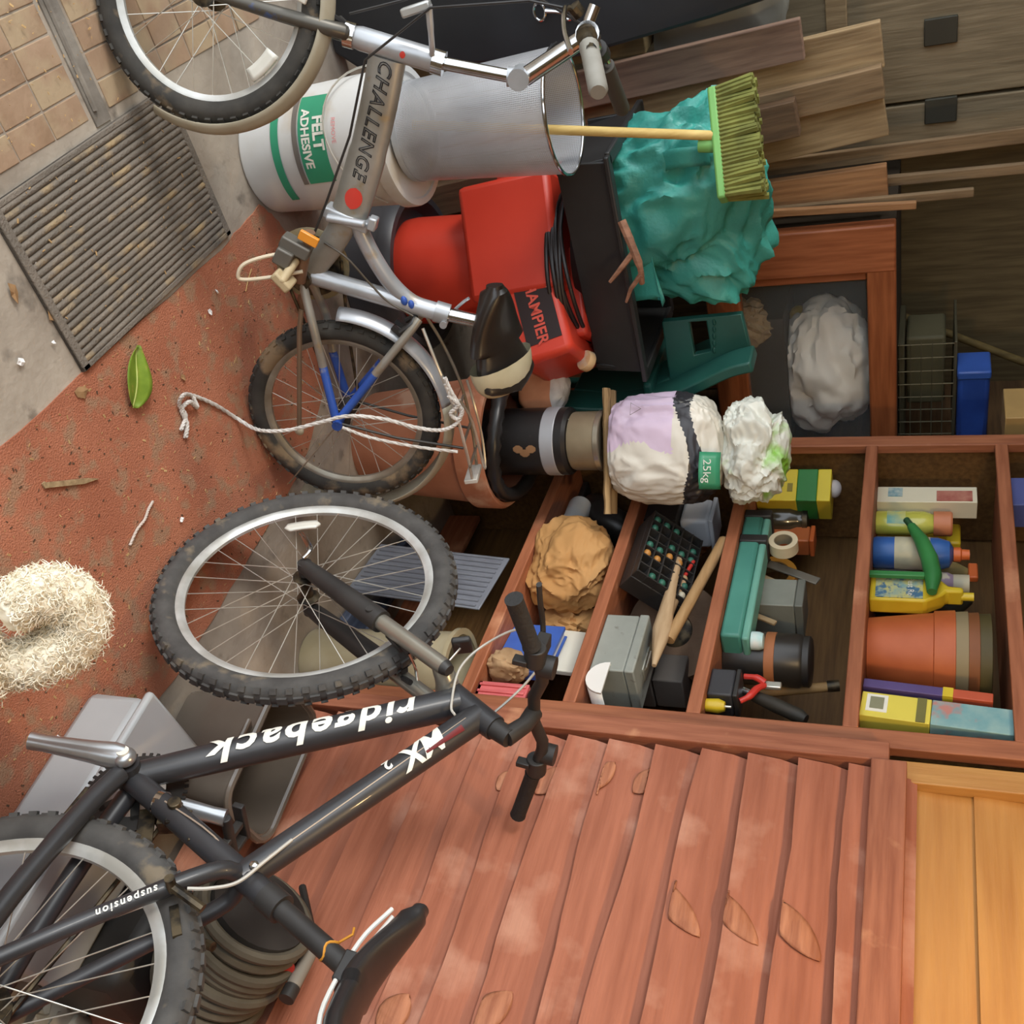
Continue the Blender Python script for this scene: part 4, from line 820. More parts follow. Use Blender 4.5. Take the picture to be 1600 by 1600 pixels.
# ------------------------------------------------------------------ timber cupboard with glazed front (back corner)
CUP = wood('cupboard_timber', (182, 108, 68), (146, 80, 46), axis=2, rough=.45, bump=.15); CUPH = wood('cupboard_timber_h', (176, 102, 60), (140, 76, 42), axis=0, rough=.45, bump=.15)
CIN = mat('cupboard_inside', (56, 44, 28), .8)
cq = Vector((1.75, 3.0, 0)); cz0, cz1 = .955, 1.533
cpd = thing('glazed_cupboard', 'orange-brown timber cupboard with glazed front in the dark back corner', 'cupboard', cq)
x0, x1 = 1.354-cq.x, 2.22-cq.x
part(cpd, 'stile', CUP, lambda m: (m.box((x0+.075, 0, (cz0+cz1)/2), (.15, .05, cz1-cz0))), bev=.006)
part(cpd, 'stile', CUP, lambda m: (m.box((x1-.03, 0, (cz0+cz1)/2), (.06, .05, cz1-cz0))), bev=.006)
part(cpd, 'top_rail', CUPH, lambda m: m.box(((x0+x1)/2, .0, cz1-.042), (x1-x0-.19, .046, .084)), bev=.006)
part(cpd, 'bottom_rail', CUPH, lambda m: m.box(((x0+x1)/2, .0, cz0+.055), (x1-x0-.19, .046, .11)), bev=.006)
part(cpd, 'inner_moulding', CUP, lambda m: m.box((x0+.164, .006, (cz0+cz1)/2), (.03, .03, cz1-cz0-.17)), bev=.004)
part(cpd, 'glass_pane', mat('pane_glass', (235, 240, 238), .04, alpha=.05), lambda m: m.box(((x0+x1)/2+.03, .004, (cz0+cz1)/2+.02), (x1-x0-.20, .004, cz1-cz0-.18)))
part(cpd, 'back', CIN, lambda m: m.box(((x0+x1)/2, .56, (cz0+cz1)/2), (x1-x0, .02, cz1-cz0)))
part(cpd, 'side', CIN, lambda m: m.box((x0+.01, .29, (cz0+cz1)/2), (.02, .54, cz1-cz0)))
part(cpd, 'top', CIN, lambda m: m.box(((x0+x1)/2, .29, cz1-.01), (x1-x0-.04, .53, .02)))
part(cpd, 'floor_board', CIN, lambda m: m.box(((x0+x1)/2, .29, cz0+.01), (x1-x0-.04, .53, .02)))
for x in (x0+.04, x1-.04): part(cpd, 'leg', CUP, lambda m: m.box((x, .50, cz0/2), (.06, .06, cz0)), bev=.004)
LIN = mat('white_cloth', (252, 246, 234), .9, c2=(238, 228, 210), scale=5, bump=.4, bscale=30)
ccr = rbox((.50, .30, .20), 'storage_box', mat('box_dark', (62, 52, 36), .7), loc=(1.96, 3.25, .977)); tag(ccr, 'dark box inside the cupboard under the white bundle', 'box')
wbg = blob((.46, .30, .30), .95, .14, 1.8, 21, sub=5, low=.22, f1=.6, f2=.3).build('cloth_bundle', LIN, loc=(1.955, 3.19, 1.179), smooth=50); tag(wbg, 'bulging off-white cloth bundle behind the cupboard glass', 'bundle')
cpp = blob((.14, .12, .16), .95, .35, 3, 31, sub=4).build('crumpled_paper', mat('old_paper', (176, 152, 112), .85, c2=(140, 116, 80), scale=8), loc=(1.72, 3.10, .977), smooth=25); tag(cpp, 'crumpled brown paper at the foot of the cupboard glass', 'paper')
yb = Vector((1.775, 3.24, 1.178+.033)); tag(MB().sph((0, 0, 0), .033).build('yellow_ball', mat('ball_yellow', (170, 140, 40), .6), loc=yb), 'dull yellow ball beside the cloth bundle in the cupboard', 'ball')

# on top of the cupboard
WIRE = mat('dull_wire', (112, 106, 84), .5, .5)
cg = thing('wire_cage', 'dull wire cage on top of the cupboard', 'cage', (2.02, 3.22, cz1+.001))
for i in range(9):
    MB().cyl((-.20+.05*i, -.14, 0), (-.20+.05*i, -.14, .17), .0022, n=5).build('wire', WIRE, cg)
for j in range(6):
    MB().cyl((-.205, -.14, .005+.033*j), (.205, -.14, .005+.033*j), .0022, n=5).build('wire', WIRE, cg)
part(cg, 'tray', mat('cage_tray', (84, 78, 56), .7), lambda m: m.box((0, .0, .01), (.40, .26, .02)), bev=.004)
part(cg, 'inner_box', mat('cage_box', (96, 90, 64), .7), lambda m: m.box((-.05, .02, .085), (.26, .16, .12)), bev=.01)
part(cg, 'lid', WIRE, lambda m: m.box((0, 0, .174), (.41, .28, .008)), bev=.002)
bl = thing('blue_container', 'royal blue plastic container lying on the wire cage', 'container', (2.06, 3.10, cz1+.18))
part(bl, 'body', mat('royal_blue', (44, 78, 160), .4, c2=(34, 60, 130)), lambda m: m.box((0, 0, .05), (.30, .12, .095)), bev=.015)
part(bl, 'lid', mat('royal_blue_lid', (60, 98, 182), .35), lambda m: m.box((-.141, 0, .05), (.03, .126, .1)), bev=.006)
pa, pb = Vector((1.95, 3.5, cz1+.012)), Vector((2.24, 3.5, 2.10)); po = thing('pole', 'pale wooden pole slanting across the dark corner above the blue container', 'pole', pa); part(po, 'shaft', wood('pole_wood', (128, 108, 62), (100, 82, 44), axis=2), lambda m: m.tube([(0, 0, 0), pb-pa], .014, 12)); part(po, 'end_cap', BLKP, lambda m: m.sph(pb-pa, .016))

# ------------------------------------------------------------------ shelving unit
SHW = wood('shelf_timber', (172, 106, 72), (142, 82, 52), axis=1, rough=.6, bump=.2, c3=(200, 140, 104), t3=.68, s3=5); SHV = wood('shelf_upright', (168, 104, 70), (138, 80, 52), axis=2, rough=.6, bump=.2, c3=(198, 140, 106), t3=.68, s3=5)
SHB = wood('shelf_back', (120, 88, 48), (92, 64, 32), axis=1, rough=.6)
XS, Y0, Y1 = 1.885, 1.50, 2.66
SH = {'A': .545, 'B': .828, 'C': 1.137, 'D': 1.490, 'E': 1.838}
un = thing('shelving_unit', 'red-brown timber shelving unit crammed with tools in the corner', 'shelves', (XS, (Y0+Y1)/2, 0))
yc = (Y0+Y1)/2; wid = Y1-Y0
for k, z in SH.items():
    part(un, 'shelf', SHW, lambda m: m.box((.20, 0, z-.012), (.38, wid-.09, .024)), bev=.003)
    part(un, 'shelf_lip', SHW, lambda m: m.box((.006, 0, z-.016), (.018, wid-.09, .034)), bev=.003)
part(un, 'upright', SHV, lambda m: m.box((.012, -wid/2+.022, 1.05), (.03, .05, 2.1)), bev=.003)
part(un, 'upright', SHV, lambda m: m.box((.012, wid/2-.022, 1.05), (.03, .05, 2.1)), bev=.003)
part(un, 'side_panel', SHB, lambda m: m.box((.20, wid/2-.01, 1.05), (.36, .02, 2.1)))
part(un, 'side_panel', SHB, lambda m: m.box((.20, -wid/2+.01, 1.05), (.36, .02, 2.1)))
part(un, 'back_panel', SHB, lambda m: m.box((.40, 0, 1.05), (.016, wid, 2.1)))
part(un, 'cross_rail', wood('cross_rail_pale', (196, 146, 92), (160, 112, 64), axis=1), lambda m: m.box((.05, -wid/2+.001, .70), (.02, .02, .2)))

def sh_thing(name, label, cat, ix, iy, shelf, X=1.99, rz=0., dz=0., group=None):
    p = at(ix, iy, x=X); return thing(name, label, cat, (X, p.y, SH[shelf]+.001+dz), -math.pi/2+rz, group)
def sh_solo(o, label, cat, ix, iy, shelf, X=1.99, rz=0., dz=0., group=None, rot=None):
    p = at(ix, iy, x=X); o.location = (X, p.y, SH[shelf]+.001+dz); o.rotation_euler = rot if rot else (0, 0, -math.pi/2+rz); return tag(o, label, cat, group)
def lathe_part(root, name, m, prof, n=28, **k): return part(root, name, m, lambda mb: mb.lathe(prof, n, **k))

# --- shelf D (upper)
t = sh_thing('carton', 'tall white carton with a red picture panel on the upper shelf', 'carton', 1450, 785, 'D', 2.02)
part(t, 'box', mat('carton_cream', (228, 220, 192), .6, var=.06), lambda m: m.box((0, 0, .135), (.072, .06, .27)), bev=.002)
part(t, 'picture_panel', mat('panel_maroon', (160, 80, 72), .6, c2=(190, 130, 110), scale=30), lambda m: m.box((.008, -.0312, .21), (.046, .002, .095)))
part(t, 'print_block', mat('print_teal', (110, 150, 160), .6, c2=(190, 200, 190), scale=60), lambda m: m.box((-.008, -.0312, .05), (.04, .002, .04)))
t = sh_thing('paper_stack', 'stack of grey papers standing at the far end of the upper shelf', 'papers', 1395, 742, 'D', 2.08)
for k in range(7): part(t, 'sheet', mat('paper_grey', (168, 154, 122), .8), lambda m: m.box((0, 0, .006+.0125*k+.002*(k % 2)), (.085, .11, .010)), bev=.001)
YEL = mat('yellow_plastic', (222, 198, 52), .38, c2=(206, 178, 40)); GRNP = mat('leaf_green_plastic', (62, 140, 74), .45, c2=(48, 118, 60)); ORG = mat('orange_plastic', (218, 108, 52), .45)
t = sh_thing('yellow_pouch', 'transparent yellow bottle with teal label and coral cap between carton and blue bottle', 'bottle', 1440, 818, 'D', 2.03)
part(t, 'body', mat('yellow_clear', (214, 206, 92), .2, c2=(186, 190, 80), coat=.4, scale=14), lambda m: m.lathe([(0, 0), (.038, 0), (.04, .006), (.04, .13), (.03, .155), (0, .155)], 28, sc=(1, .8)))
part(t, 'label', mat('label_teal', (92, 160, 158), .5, c2=(210, 206, 120), scale=20), lambda m: m.grid(10, 2, lambda u, v: (.0405*math.cos(-math.pi/2+(u-.5)*1.6), .0325*math.sin(-math.pi/2+(u-.5)*1.6), .03+.05*v)), smooth=60)
part(t, 'cap', mat('coral_cap', (214, 134, 92), .5), lambda m: m.lathe([(0, .155), (.036, .155), (.036, .20), (.032, .205), (0, .205)], 24))
t = sh_thing('yellow_trigger', 'yellow spray trigger showing behind the clear yellow bottle', 'trigger', 1500, 838, 'D', 2.13)
part(t, 'bottle', YEL, lambda m: m.lathe([(0, 0), (.04, 0), (.04, .15), (.015, .19), (0, .19)], 24)); part(t, 'head', YEL, lambda m: m.box((0, 0, .21), (.09, .025, .04)), bev=.006); part(t, 'lever', YEL, lambda m: m.tube([(-.035, 0, .20), (-.045, 0, .17), (-.035, 0, .14)], .007, 8))
t = sh_thing('blue_bottle', 'blue round bottle with cream label and orange cap on the upper shelf', 'bottle', 1440, 865, 'D', 2.0)
BLB = mat('bottle_blue', (56, 104, 176), .35, c2=(44, 86, 150))
lathe_part(t, 'body', BLB, [(0, 0), (.042, 0), (.045, .006), (.045, .165), (.036, .195), (.018, .205), (0, .205)])
lathe_part(t, 'label', mat('label_cream', (206, 196, 164), .6, c2=(180, 176, 150), scale=20), [(.045, .055), (.0458, .056), (.0458, .145), (.045, .146)])
lathe_part(t, 'cap', ORG, [(0, .205), (.02, .205), (.02, .222), (.015, .226), (.014, .245), (0, .246)], 20)
t = sh_thing('hose_gun', 'curved green plastic spray gun lying across the blue bottle', 'spray gun', 1440, 868, 'D', 1.925, dz=.0)
gq = [at(ix, iy, x=1.925) for ix, iy in ((1424, 822), (1440, 845), (1452, 872), (1458, 900), (1456, 925))]; tl = t.location
def g2(p): return Vector((-(p.y-tl.y), p.x-tl.x, p.z-tl.z))
part(t, 'body', GRNP, lambda m: m.tube([g2(p) for p in gq], [.012, .019, .022, .022, .012], 14))
part(t, 'nozzle', mat('dark_green', (40, 84, 52), .5), lambda m: m.tube([g2(gq[0]), g2(at(1416, 812, x=1.925))], .009, 10))
part(t, 'prop', GRNP, lambda m: m.box((g2(gq[3]).x, g2(gq[3]).y, g2(gq[3]).z/2-.012), (.018, .014, g2(gq[3]).z-.015)), bev=.003)
t = sh_thing('fertiliser_bottle', 'yellow handled bottle with blue-green picture label standing beside the stacked pots', 'bottle', 1425, 926, 'D', 1.97)
m_ = MB(); m_.prism([(-.056, 0), (.056, 0), (.056, .135), (.03, .175), (.016, .185), (.016, .225), (-.002, .225), (-.006, .19), (-.056, .150)], .05, fn=lambda x, y, z: (x, z-.025, y)); m_.build('body', YEL, t, smooth=30, bev=.006)
part(t, 'label', mat('label_mosaic', (120, 160, 168), .5, c2=(196, 190, 120), scale=45, c3=(70, 110, 140), s3=60, t3=.55), lambda m: m.box((.004, -.0262, .072), (.088, .002, .115)))
text('Pest Re', .022, planar((.008, -.028, .10), (1, 0, 0), (0, -1, 0)), 'lettering', WHT, t)
part(t, 'spout', YEL, lambda m: m.cyl((.007, 0, .22), (.007, 0, .25), .011, n=14))
t = sh_thing('white_can', 'small white and purple aerosol can behind the yellow fertiliser bottle', 'can', 1470, 912, 'D', 2.06)
lathe_part(t, 'body', mat('can_cream', (206, 196, 172), .4, c2=(150, 130, 150), scale=24, lo=.5, hi=.56), [(0, 0), (.03, 0), (.032, .006), (.032, .19), (.026, .205), (0, .205)]); lathe_part(t, 'cap', mat('cap_cream', (196, 188, 160), .5), [(0, .205), (.027, .205), (.027, .245), (0, .247)])
POT1 = mat('plastic_terracotta', (200, 106, 58), .5, c2=(180, 90, 46)); 
def pot_prof(r0, r1, h): return [(0, 0), (r0, 0), (r1, h*.82), (r1*1.06, h*.82), (r1*1.08, h), (r1*1.01, h), (r0*.92, .006), (0, .006)]
for k, (mm, dz, lb) in enumerate(((POT1, 0, 'orange plastic flowerpot, outermost of the nested stack on the upper shelf'), (mat('pot_grey', (150, 134, 100), .6), .028, 'grey plastic flowerpot second in the nested stack'), (mat('pot_brown', (140, 84, 46), .6), .052, 'brown plastic flowerpot third in the nested stack'), (mat('pot_olive', (84, 74, 38), .6), .078, 'olive-dark flowerpot topmost of the nested stack'))):
    t = sh_thing('plant_pot', lb, 'flowerpot', 1420, 1022, 'D', 2.05, dz=dz+.001*k, group='nested plastic pots'); f_ = 1-.012*k
    part(t, 'body', mm, lambda m: m.lathe([(0, 0), (.088*f_, 0), (.108*f_, .155), (.113*f_, .157), (.117*f_, .205), (.111*f_, .207), (.082*f_, .005), (0, .005)], 44))
t = sh_thing('purple_box', 'slim purple and red box leaning beside the nested pots', 'box', 1430, 1098, 'D', 1.98); t.rotation_euler = (0, R(4), -math.pi/2)
part(t, 'box', mat('box_purple', (92, 74, 130), .5), lambda m: m.box((0, 0, .092), (.026, .12, .18)), bev=.002)
part(t, 'red_end', mat('box_red', (206, 92, 58), .5), lambda m: m.box((0, 0, .232), (.026, .12, .096)), bev=.002); part(t, 'yellow_band', YEL, lambda m: m.box((0, 0, .186), (.0275, .122, .022)))
t = sh_thing('yellow_box', 'yellow carton with blue picture end at the near end of the upper shelf', 'carton', 1440, 1130, 'D', 1.965); t.rotation_euler = (0, R(4), -math.pi/2)
part(t, 'box', mat('box_yellow', (228, 212, 84), .5, var=.06), lambda m: m.box((0, 0, .075), (.072, .11, .15)), bev=.002)
part(t, 'picture_end', mat('picture_blue', (110, 160, 168), .5, c2=(150, 184, 180), scale=20, c3=(190, 130, 120), s3=22, t3=.62), lambda m: m.box((0, 0, .235), (.072, .11, .168)), bev=.002)
part(t, 'white_panel', WHT, lambda m: m.box((-.004, -.0557, .035), (.05, .002, .046))); part(t, 'printed_block', mat('print_lines', (150, 150, 120), .6), lambda m: m.box((-.004, -.057, .035), (.034, .002, .03)))
part(t, 'dark_band', mat('olive_band', (120, 116, 60), .6), lambda m: m.box((0, -.0555, .13), (.07, .002, .02)))
t = sh_thing('clear_sprayer', 'clear plastic sprayer lying on top of the bottles at the back of the upper shelf', 'sprayer', 1535, 895, 'D', 2.10)
part(t, 'bottle', mat('clear_olive', (150, 136, 90), .2, coat=.4), lambda m: m.lathe([(0, 0), (.03, 0), (.03, .21), (.012, .245), (0, .245)], 20)); part(t, 'head', ORG, lambda m: m.box((.0, 0, .258), (.06, .02, .025)), bev=.004)
t = sh_thing('dark_pouch', 'dark plastic pouch slumped above the white aerosol can', 'pouch', 1530, 935, 'D', 2.17)
blob((.13, .1, .27), .8, .15, 3, 41, sub=3).build('body', mat('pouch_dark', (60, 60, 44), .6), t, smooth=40)
# top shelf scraps
t = sh_thing('beige_box', 'beige box just showing on the topmost shelf, far end', 'box', 1595, 655, 'E', 1.95); part(t, 'box', mat('beige_card', (186, 150, 92), .6), lambda m: m.box((0, 0, .08), (.16, .12, .16)), bev=.003); part(t, 'lid', mat('beige_card', (186, 150, 92)), lambda m: m.box((0, 0, .165), (.166, .126, .012)), bev=.003)
t = sh_thing('blue_packet', 'blue and white packet just showing on the topmost shelf, nearer the middle', 'packet', 1597, 785, 'E', 1.95); part(t, 'box', mat('packet_blue', (84, 92, 150), .6), lambda m: m.box((0, 0, .05), (.12, .08, .10)), bev=.003); part(t, 'white_top', WHT, lambda m: m.box((0, 0, .12), (.12, .08, .04)), bev=.003)

# --- shelf C (middle): long teal case, tape, boxes, tools
TCS = mat('case_teal', (84, 152, 136), .45, c2=(68, 132, 118), scale=5)
t = sh_thing('tool_case', 'long sea-green plastic tool case along the front of the middle shelf', 'case', 1150, 905, 'C', 1.945)
part(t, 'body', TCS, lambda m: m.box((0, 0, .027), (.50, .075, .054)), bev=.008); part(t, 'lid', mat('case_teal_light', (116, 176, 158), .45), lambda m: m.box((0, .004, .064), (.505, .07, .02)), bev=.006)
for x in (-.13, -.24): part(t, 'strap', BLKP, lambda m: m.box((x, -.001, .038), (.03, .082, .078)), bev=.004)
t = sh_thing('black_case', 'black plastic case at the near end of the sea-green tool case', 'case', 1132, 1082, 'C', 1.945); part(t, 'body', mat('case_black', (60, 60, 64), .5), lambda m: m.box((0, 0, .03), (.085, .08, .06)), bev=.005); part(t, 'lid', BLKP, lambda m: m.box((0, 0, .067), (.088, .083, .012)), bev=.003)
t = sh_thing('masking_tape', 'cream roll of masking tape standing on the sea-green case', 'tape', 1214, 851, 'C', 1.945, dz=.0755)
part(t, 'roll', mat('tape_cream', (222, 206, 172), .7), lambda m: m.lathe([(.026, -.018), (.040, -.018), (.040, .018), (.026, .018)], 36, 'y', c=(0, 0, .0405), closed=True)); part(t, 'core', mat('tape_core', (150, 138, 112), .8), lambda m: m.lathe([(.024, -.017), (.026, -.017), (.026, .017), (.024, .017)], 30, 'y', c=(0, 0, .0405), closed=True))
t = sh_thing('steel_scraper', 'grey flat scraper leaning behind the masking tape', 'scraper', 1225, 880, 'C', 2.03); part(t, 'blade', mat('scraper_grey', (132, 126, 114), .5, .4), lambda m: m.box((.03, 0, .12), (.028, .006, .20), (0, R(25), 0)), bev=.002); part(t, 'handle', BLKP, lambda m: m.box((-.012, 0, .035), (.03, .016, .07), (0, R(25), 0)), bev=.004)
t = sh_thing('yellow_green_tin', 'yellow and green carton of powder beside the lime carrier bag', 'carton', 1240, 772, 'C', 2.03, rz=R(20))
part(t, 'lower', mat('tin_yellow', (226, 204, 58), .45, var=.08), lambda m: m.box((0, 0, .06), (.115, .11, .12)), bev=.003); part(t, 'green_band', mat('tin_green', (50, 130, 62), .45), lambda m: m.box((0, 0, .15), (.1155, .1105, .06)), bev=.003); part(t, 'upper', mat('tin_yellow', (226, 204, 58)), lambda m: m.box((0, 0, .2), (.115, .11, .04)), bev=.003)
part(t, 'green_dot', mat('dot_green', (96, 170, 66), .5), lambda m: m.cyl((-.02, -.0555, .07), (-.02, -.057, .07), .010)); part(t, 'print_block', mat('tin_print', (150, 136, 50), .5), lambda m: m.box((.01, -.0555, .1), (.03, .002, .016)))
part(t, 'torn_liner', mat('liner_white', (214, 206, 204), .6), lambda m: m.sph((-.02, 0, .225), (.03, .025, .022)))
t = sh_thing('dark_jar', 'dark glass jar between the tool case and the powder carton', 'jar', 1225, 812, 'C', 2.09); lathe_part(t, 'body', mat('jar_dark', (66, 62, 48), .2, coat=.5), [(0, 0), (.045, 0), (.047, .01), (.047, .1), (.035, .12), (.035, .135), (0, .135)]); lathe_part(t, 'lid', GREASE, [(0, .135), (.038, .135), (.038, .15), (0, .151)])
t = sh_thing('orange_block', 'small orange plastic box high at the back of the middle shelf', 'box', 1262, 845, 'C', 2.12); part(t, 'base', mat('block_rust', (190, 104, 56), .5), lambda m: m.box((0, 0, .08), (.07, .06, .16)), bev=.004); part(t, 'lid', ORG, lambda m: m.box((0, 0, .168), (.074, .064, .014)), bev=.003)
t = sh_thing('tape_ring', 'amber ring of parcel tape standing behind the grey box', 'tape', 1268, 905, 'C', 2.11, dz=.0)
part(t, 'roll', mat('tape_amber', (204, 142, 54), .3, coat=.4), lambda m: m.lathe([(.05, -.022), (.07, -.022), (.07, .022), (.05, .022)], 40, 'y', c=(0, 0, .0705), closed=True)); part(t, 'core', mat('tape_core2', (120, 96, 60), .8), lambda m: m.lathe([(.047, -.02), (.05, -.02), (.05, .02), (.047, .02)], 36, 'y', c=(0, 0, .0705), closed=True))
t = sh_thing('grey_box', 'plain grey metal box standing in the middle of the middle shelf', 'box', 1275, 952, 'C', 2.05); GBX = mat('box_grey', (136, 138, 128), .55, c2=(120, 122, 112))
part(t, 'body', GBX, lambda m: m.box((0, 0, .08), (.105, .12, .16)), bev=.003); part(t, 'lid', mat('box_grey_dark', (112, 114, 106), .5), lambda m: m.box((0, 0, .172), (.108, .123, .022)), bev=.003)
t = sh_thing('black_drum', 'black round drum with an orange-brown band on the middle shelf', 'drum', 1250, 1033, 'C', 2.03)
lathe_part(t, 'body', mat('drum_black', (52, 48, 44), .35, c2=(40, 37, 34)), [(0, 0), (.068, 0), (.07, .006), (.07, .19), (.064, .2), (0, .2)], 36); lathe_part(t, 'band', mat('band_rust', (168, 104, 62), .6), [(.07, .105), (.0715, .106), (.0715, .13), (.07, .131)], 36); lathe_part(t, 'lid', BLKP, [(0, .2), (.066, .2), (.066, .215), (.06, .219), (0, .22)], 36)
t = sh_thing('cyan_cap', 'pale cyan cap resting in front of the black drum', 'cap', 1210, 1003, 'C', 1.945, dz=.0755); lathe_part(t, 'cap', mat('cyan_white', (150, 212, 212), .5, c2=(230, 232, 226), scale=20), [(0, 0), (.024, 0), (.024, .02), (.02, .03), (0, .032)], 20)
t = sh_thing('pliers', 'red-handled pliers lying at the near end of the middle shelf', 'pliers', 1190, 1085, 'C', 1.945, dz=.0755)
RDH = mat('red_grip', (208, 58, 48), .4)
part(t, 'handle', RDH, lambda m: m.tube(curve([(.035, -.01, .0), (.02, -.012, .02), (-.01, -.008, .035), (-.03, .0, .05)], 4), [.007]*4+[.009]*5+[.008]*4, 10)); part(t, 'handle', RDH, lambda m: m.tube(curve([(-.045, -.01, .0), (-.042, -.012, .03), (-.035, -.004, .05)], 4), [.007]*4+[.009]*5, 10)); part(t, 'jaw', STEEL, lambda m: m.box((-.034, .004, .07), (.02, .012, .04)), bev=.003)
t = sh_thing('grip_handle', 'black tool grip with steel ferrule leaning across the near end of the middle shelf', 'tool', 1262, 1100, 'C', 1.965)
part(t, 'grip', mat('grip_black', (50, 46, 38), .6), lambda m: m.tube([(-.012, 0, .10), (.01, 0, .15), (.04, 0, .215), (.048, 0, .23)], [.014, .018, .018, .012], 12)); part(t, 'ferrule', CHROME, lambda m: m.tube([(-.045, 0, .03), (-.012, 0, .10)], .011, 12)); part(t, 'tip', STEEL, lambda m: m.tube([(-.06, 0, 0.003), (-.045, 0, .03)], [.004, .008], 8))
t = sh_thing('wooden_handle', 'pale round wooden tool handle leaning in the back corner of the middle shelf', 'handle', 1285, 1085, 'C', 2.10); WHN = wood('handle_wood', (170, 134, 84), (138, 104, 60), axis=2, bump=.15)
part(t, 'shaft', WHN, lambda m: m.tube([(.03, 0, .014), (-.005, 0, .16), (-.03, 0, .27)], .013, 12)); part(t, 'ferrule', GREASE, lambda m: m.tube([(-.028, 0, .255), (-.034, 0, .285)], .015, 12))
t = sh_thing('yellow_plug', 'small yellow plug beside the black tool grip', 'plug', 1262, 1115, 'C', 1.925); lathe_part(t, 'body', YEL, [(0, 0), (.016, 0), (.018, .03), (.012, .045), (0, .046)], 16); part(t, 'pin', STEEL, lambda m: m.cyl((0, 0, .045), (0, 0, .06), .003, n=6))
for k, (ix, iy, tl_, ln, lb) in enumerate(((1200, 905, .5, .11, 'thin pale wooden wedge standing behind the sea-green case, far one'), (1205, 935, .35, .12, 'thin pale wooden wedge behind the sea-green case, middle one'), (1205, 965, .45, .10, 'thin pale wooden wedge behind the sea-green case, near one'))):
    m_ = MB(); m_.box((0, 0, ln/2+.01), (.016, .008, ln), (0, tl_, 0)); o = m_.build('wood_wedge', WLT, smooth=0, bev=.002); sh_solo(o, lb, 'wedge', ix, iy, 'C', 2.01, dz=.012, group='pale wedges on the middle shelf')

# --- shelf B
t = sh_thing('metal_box', 'pale grey metal deed box with recessed lid handle on the lower middle shelf', 'box', 935, 1030, 'B', 1.975)
GMB = mat('deed_box_grey', (160, 164, 156), .5, c2=(142, 146, 138), c3=(110, 108, 98), s3=30, t3=.7)
part(t, 'body', GMB, lambda m: m.box((0, 0, .045), (.20, .145, .09)), bev=.004); part(t, 'lid', GMB, lambda m: m.box((0, 0, .104), (.206, .15, .026)), bev=.004); part(t, 'handle_plate', mat('handle_plate', (178, 182, 174), .4, .3), lambda m: m.box((.0, .005, .1185), (.085, .045, .004)), bev=.002); part(t, 'handle', STEEL, lambda m: m.tube([(-.03, -.005, .121), (-.03, -.012, .126), (.03, -.012, .126), (.03, -.005, .121)], .0025, 6))
t = sh_thing('seed_tray', 'black cell tray with green and amber bits on the lower middle shelf', 'tray', 985, 892, 'B', 1.965, dz=.07); t.rotation_euler = (R(48), 0, -math.pi/2)
part(t, 'base', BLKP, lambda m: m.box((0, 0, .031), (.262, .172, .062)), bev=.002)
for i in range(8): part(t, 'divider', BLKP, lambda m: m.box((-.126+.036*i, 0, .075), (.004, .17, .03)))
for j in range(6): part(t, 'divider', BLKP, lambda m: m.box((0, -.083+.0332*j, .075), (.26, .004, .03)))
CB1, CB2, CB3 = mat('bit_green', (52, 110, 92), .5), mat('bit_amber', (196, 136, 64), .5), mat('bit_cream', (206, 196, 170), .5)
for i in range(7):
    for j in range(5):
        k = (i*3+j*5) % 7
        if k in (0, 2, 3, 5): MB().sph((-.108+.036*i, -.066+.0332*j, .078), (.013, .012, .012), 8, 6).build('fixing', CB1 if k < 3 else (CB2 if i in (3, 4) else CB3 if i == 6 else CB1), t)
t = sh_thing('grindstone', 'brown grooved sanding wheel standing on edge on the lower middle shelf', 'wheel', 1020, 985, 'B', 2.10, rz=R(35))
part(t, 'stone', mat('stone_brown', (128, 104, 84), .85, c2=(104, 82, 64), bump=.5, bscale=60), lambda m: m.lathe([(.05, -.035), (.138, -.035), (.14, -.03), (.14, -.012), (.137, -.010), (.137, -.006), (.14, -.004), (.14, .015), (.137, .017), (.137, .021), (.14, .023), (.14, .035), (.05, .035)], 48, 'y', c=(0, 0, .141), closed=True))
part(t, 'hub', GREASE, lambda m: m.lathe([(0, -.04), (.03, -.04), (.05, -.03), (.05, .03), (.03, .04), (0, .04)], 28, 'y', c=(0, 0, .141)))
def stick(name, label, a, b, X, r, m, cat='stick', z0=None, grp=None, rr=None):
    p, q = at(*a, x=X[0]), at(*b, x=X[1]); o = thing(name, label, cat, p, group=grp); d = q-p
    part(o, 'shaft', m, lambda mb: mb.tube([(0, 0, 0), d*.3, d*.7, d], rr or [r, r, r, r], 12)); part(o, 'end', m, lambda mb: mb.sph(d, r*1.02, 12, 8)); return o
stick('spatula', 'pale wooden spatula with flat blade leaning on the sanding wheel', (1022, 1040), (1060, 872), (1.915, 1.93), .011, wood('spatula_wood', (196, 168, 132), (170, 140, 104), axis=1, bump=.1), 'spatula', rr=[.006, .026, .014, .012])
stick('dowel', 'long round wooden dowel crossing in front of the white tub', (1045, 1000), (1130, 846), (1.93, 1.905), .0155, wood('dowel_wood', (186, 150, 104), (160, 124, 80), axis=1, bump=.1), 'dowel')
stick('red_rod', 'thin red rod between the spatula and the long dowel', (1052, 930), (1083, 878), (1.95, 1.95), .006, RDH, 'rod')
stick('short_stick', 'short pale stick beside the red rod', (1035, 985), (1068, 905), (1.96, 1.95), .012, wood('stick_pale', (200, 164, 124), (172, 136, 96), axis=1, bump=.1), 'stick')
t = sh_thing('white_tub', 'white square plastic tub at the far end of the lower middle shelf', 'tub', 1110, 818, 'B', 2.02, dz=.10)
WTB = mat('tub_white', (206, 212, 220), .4, var=.06)
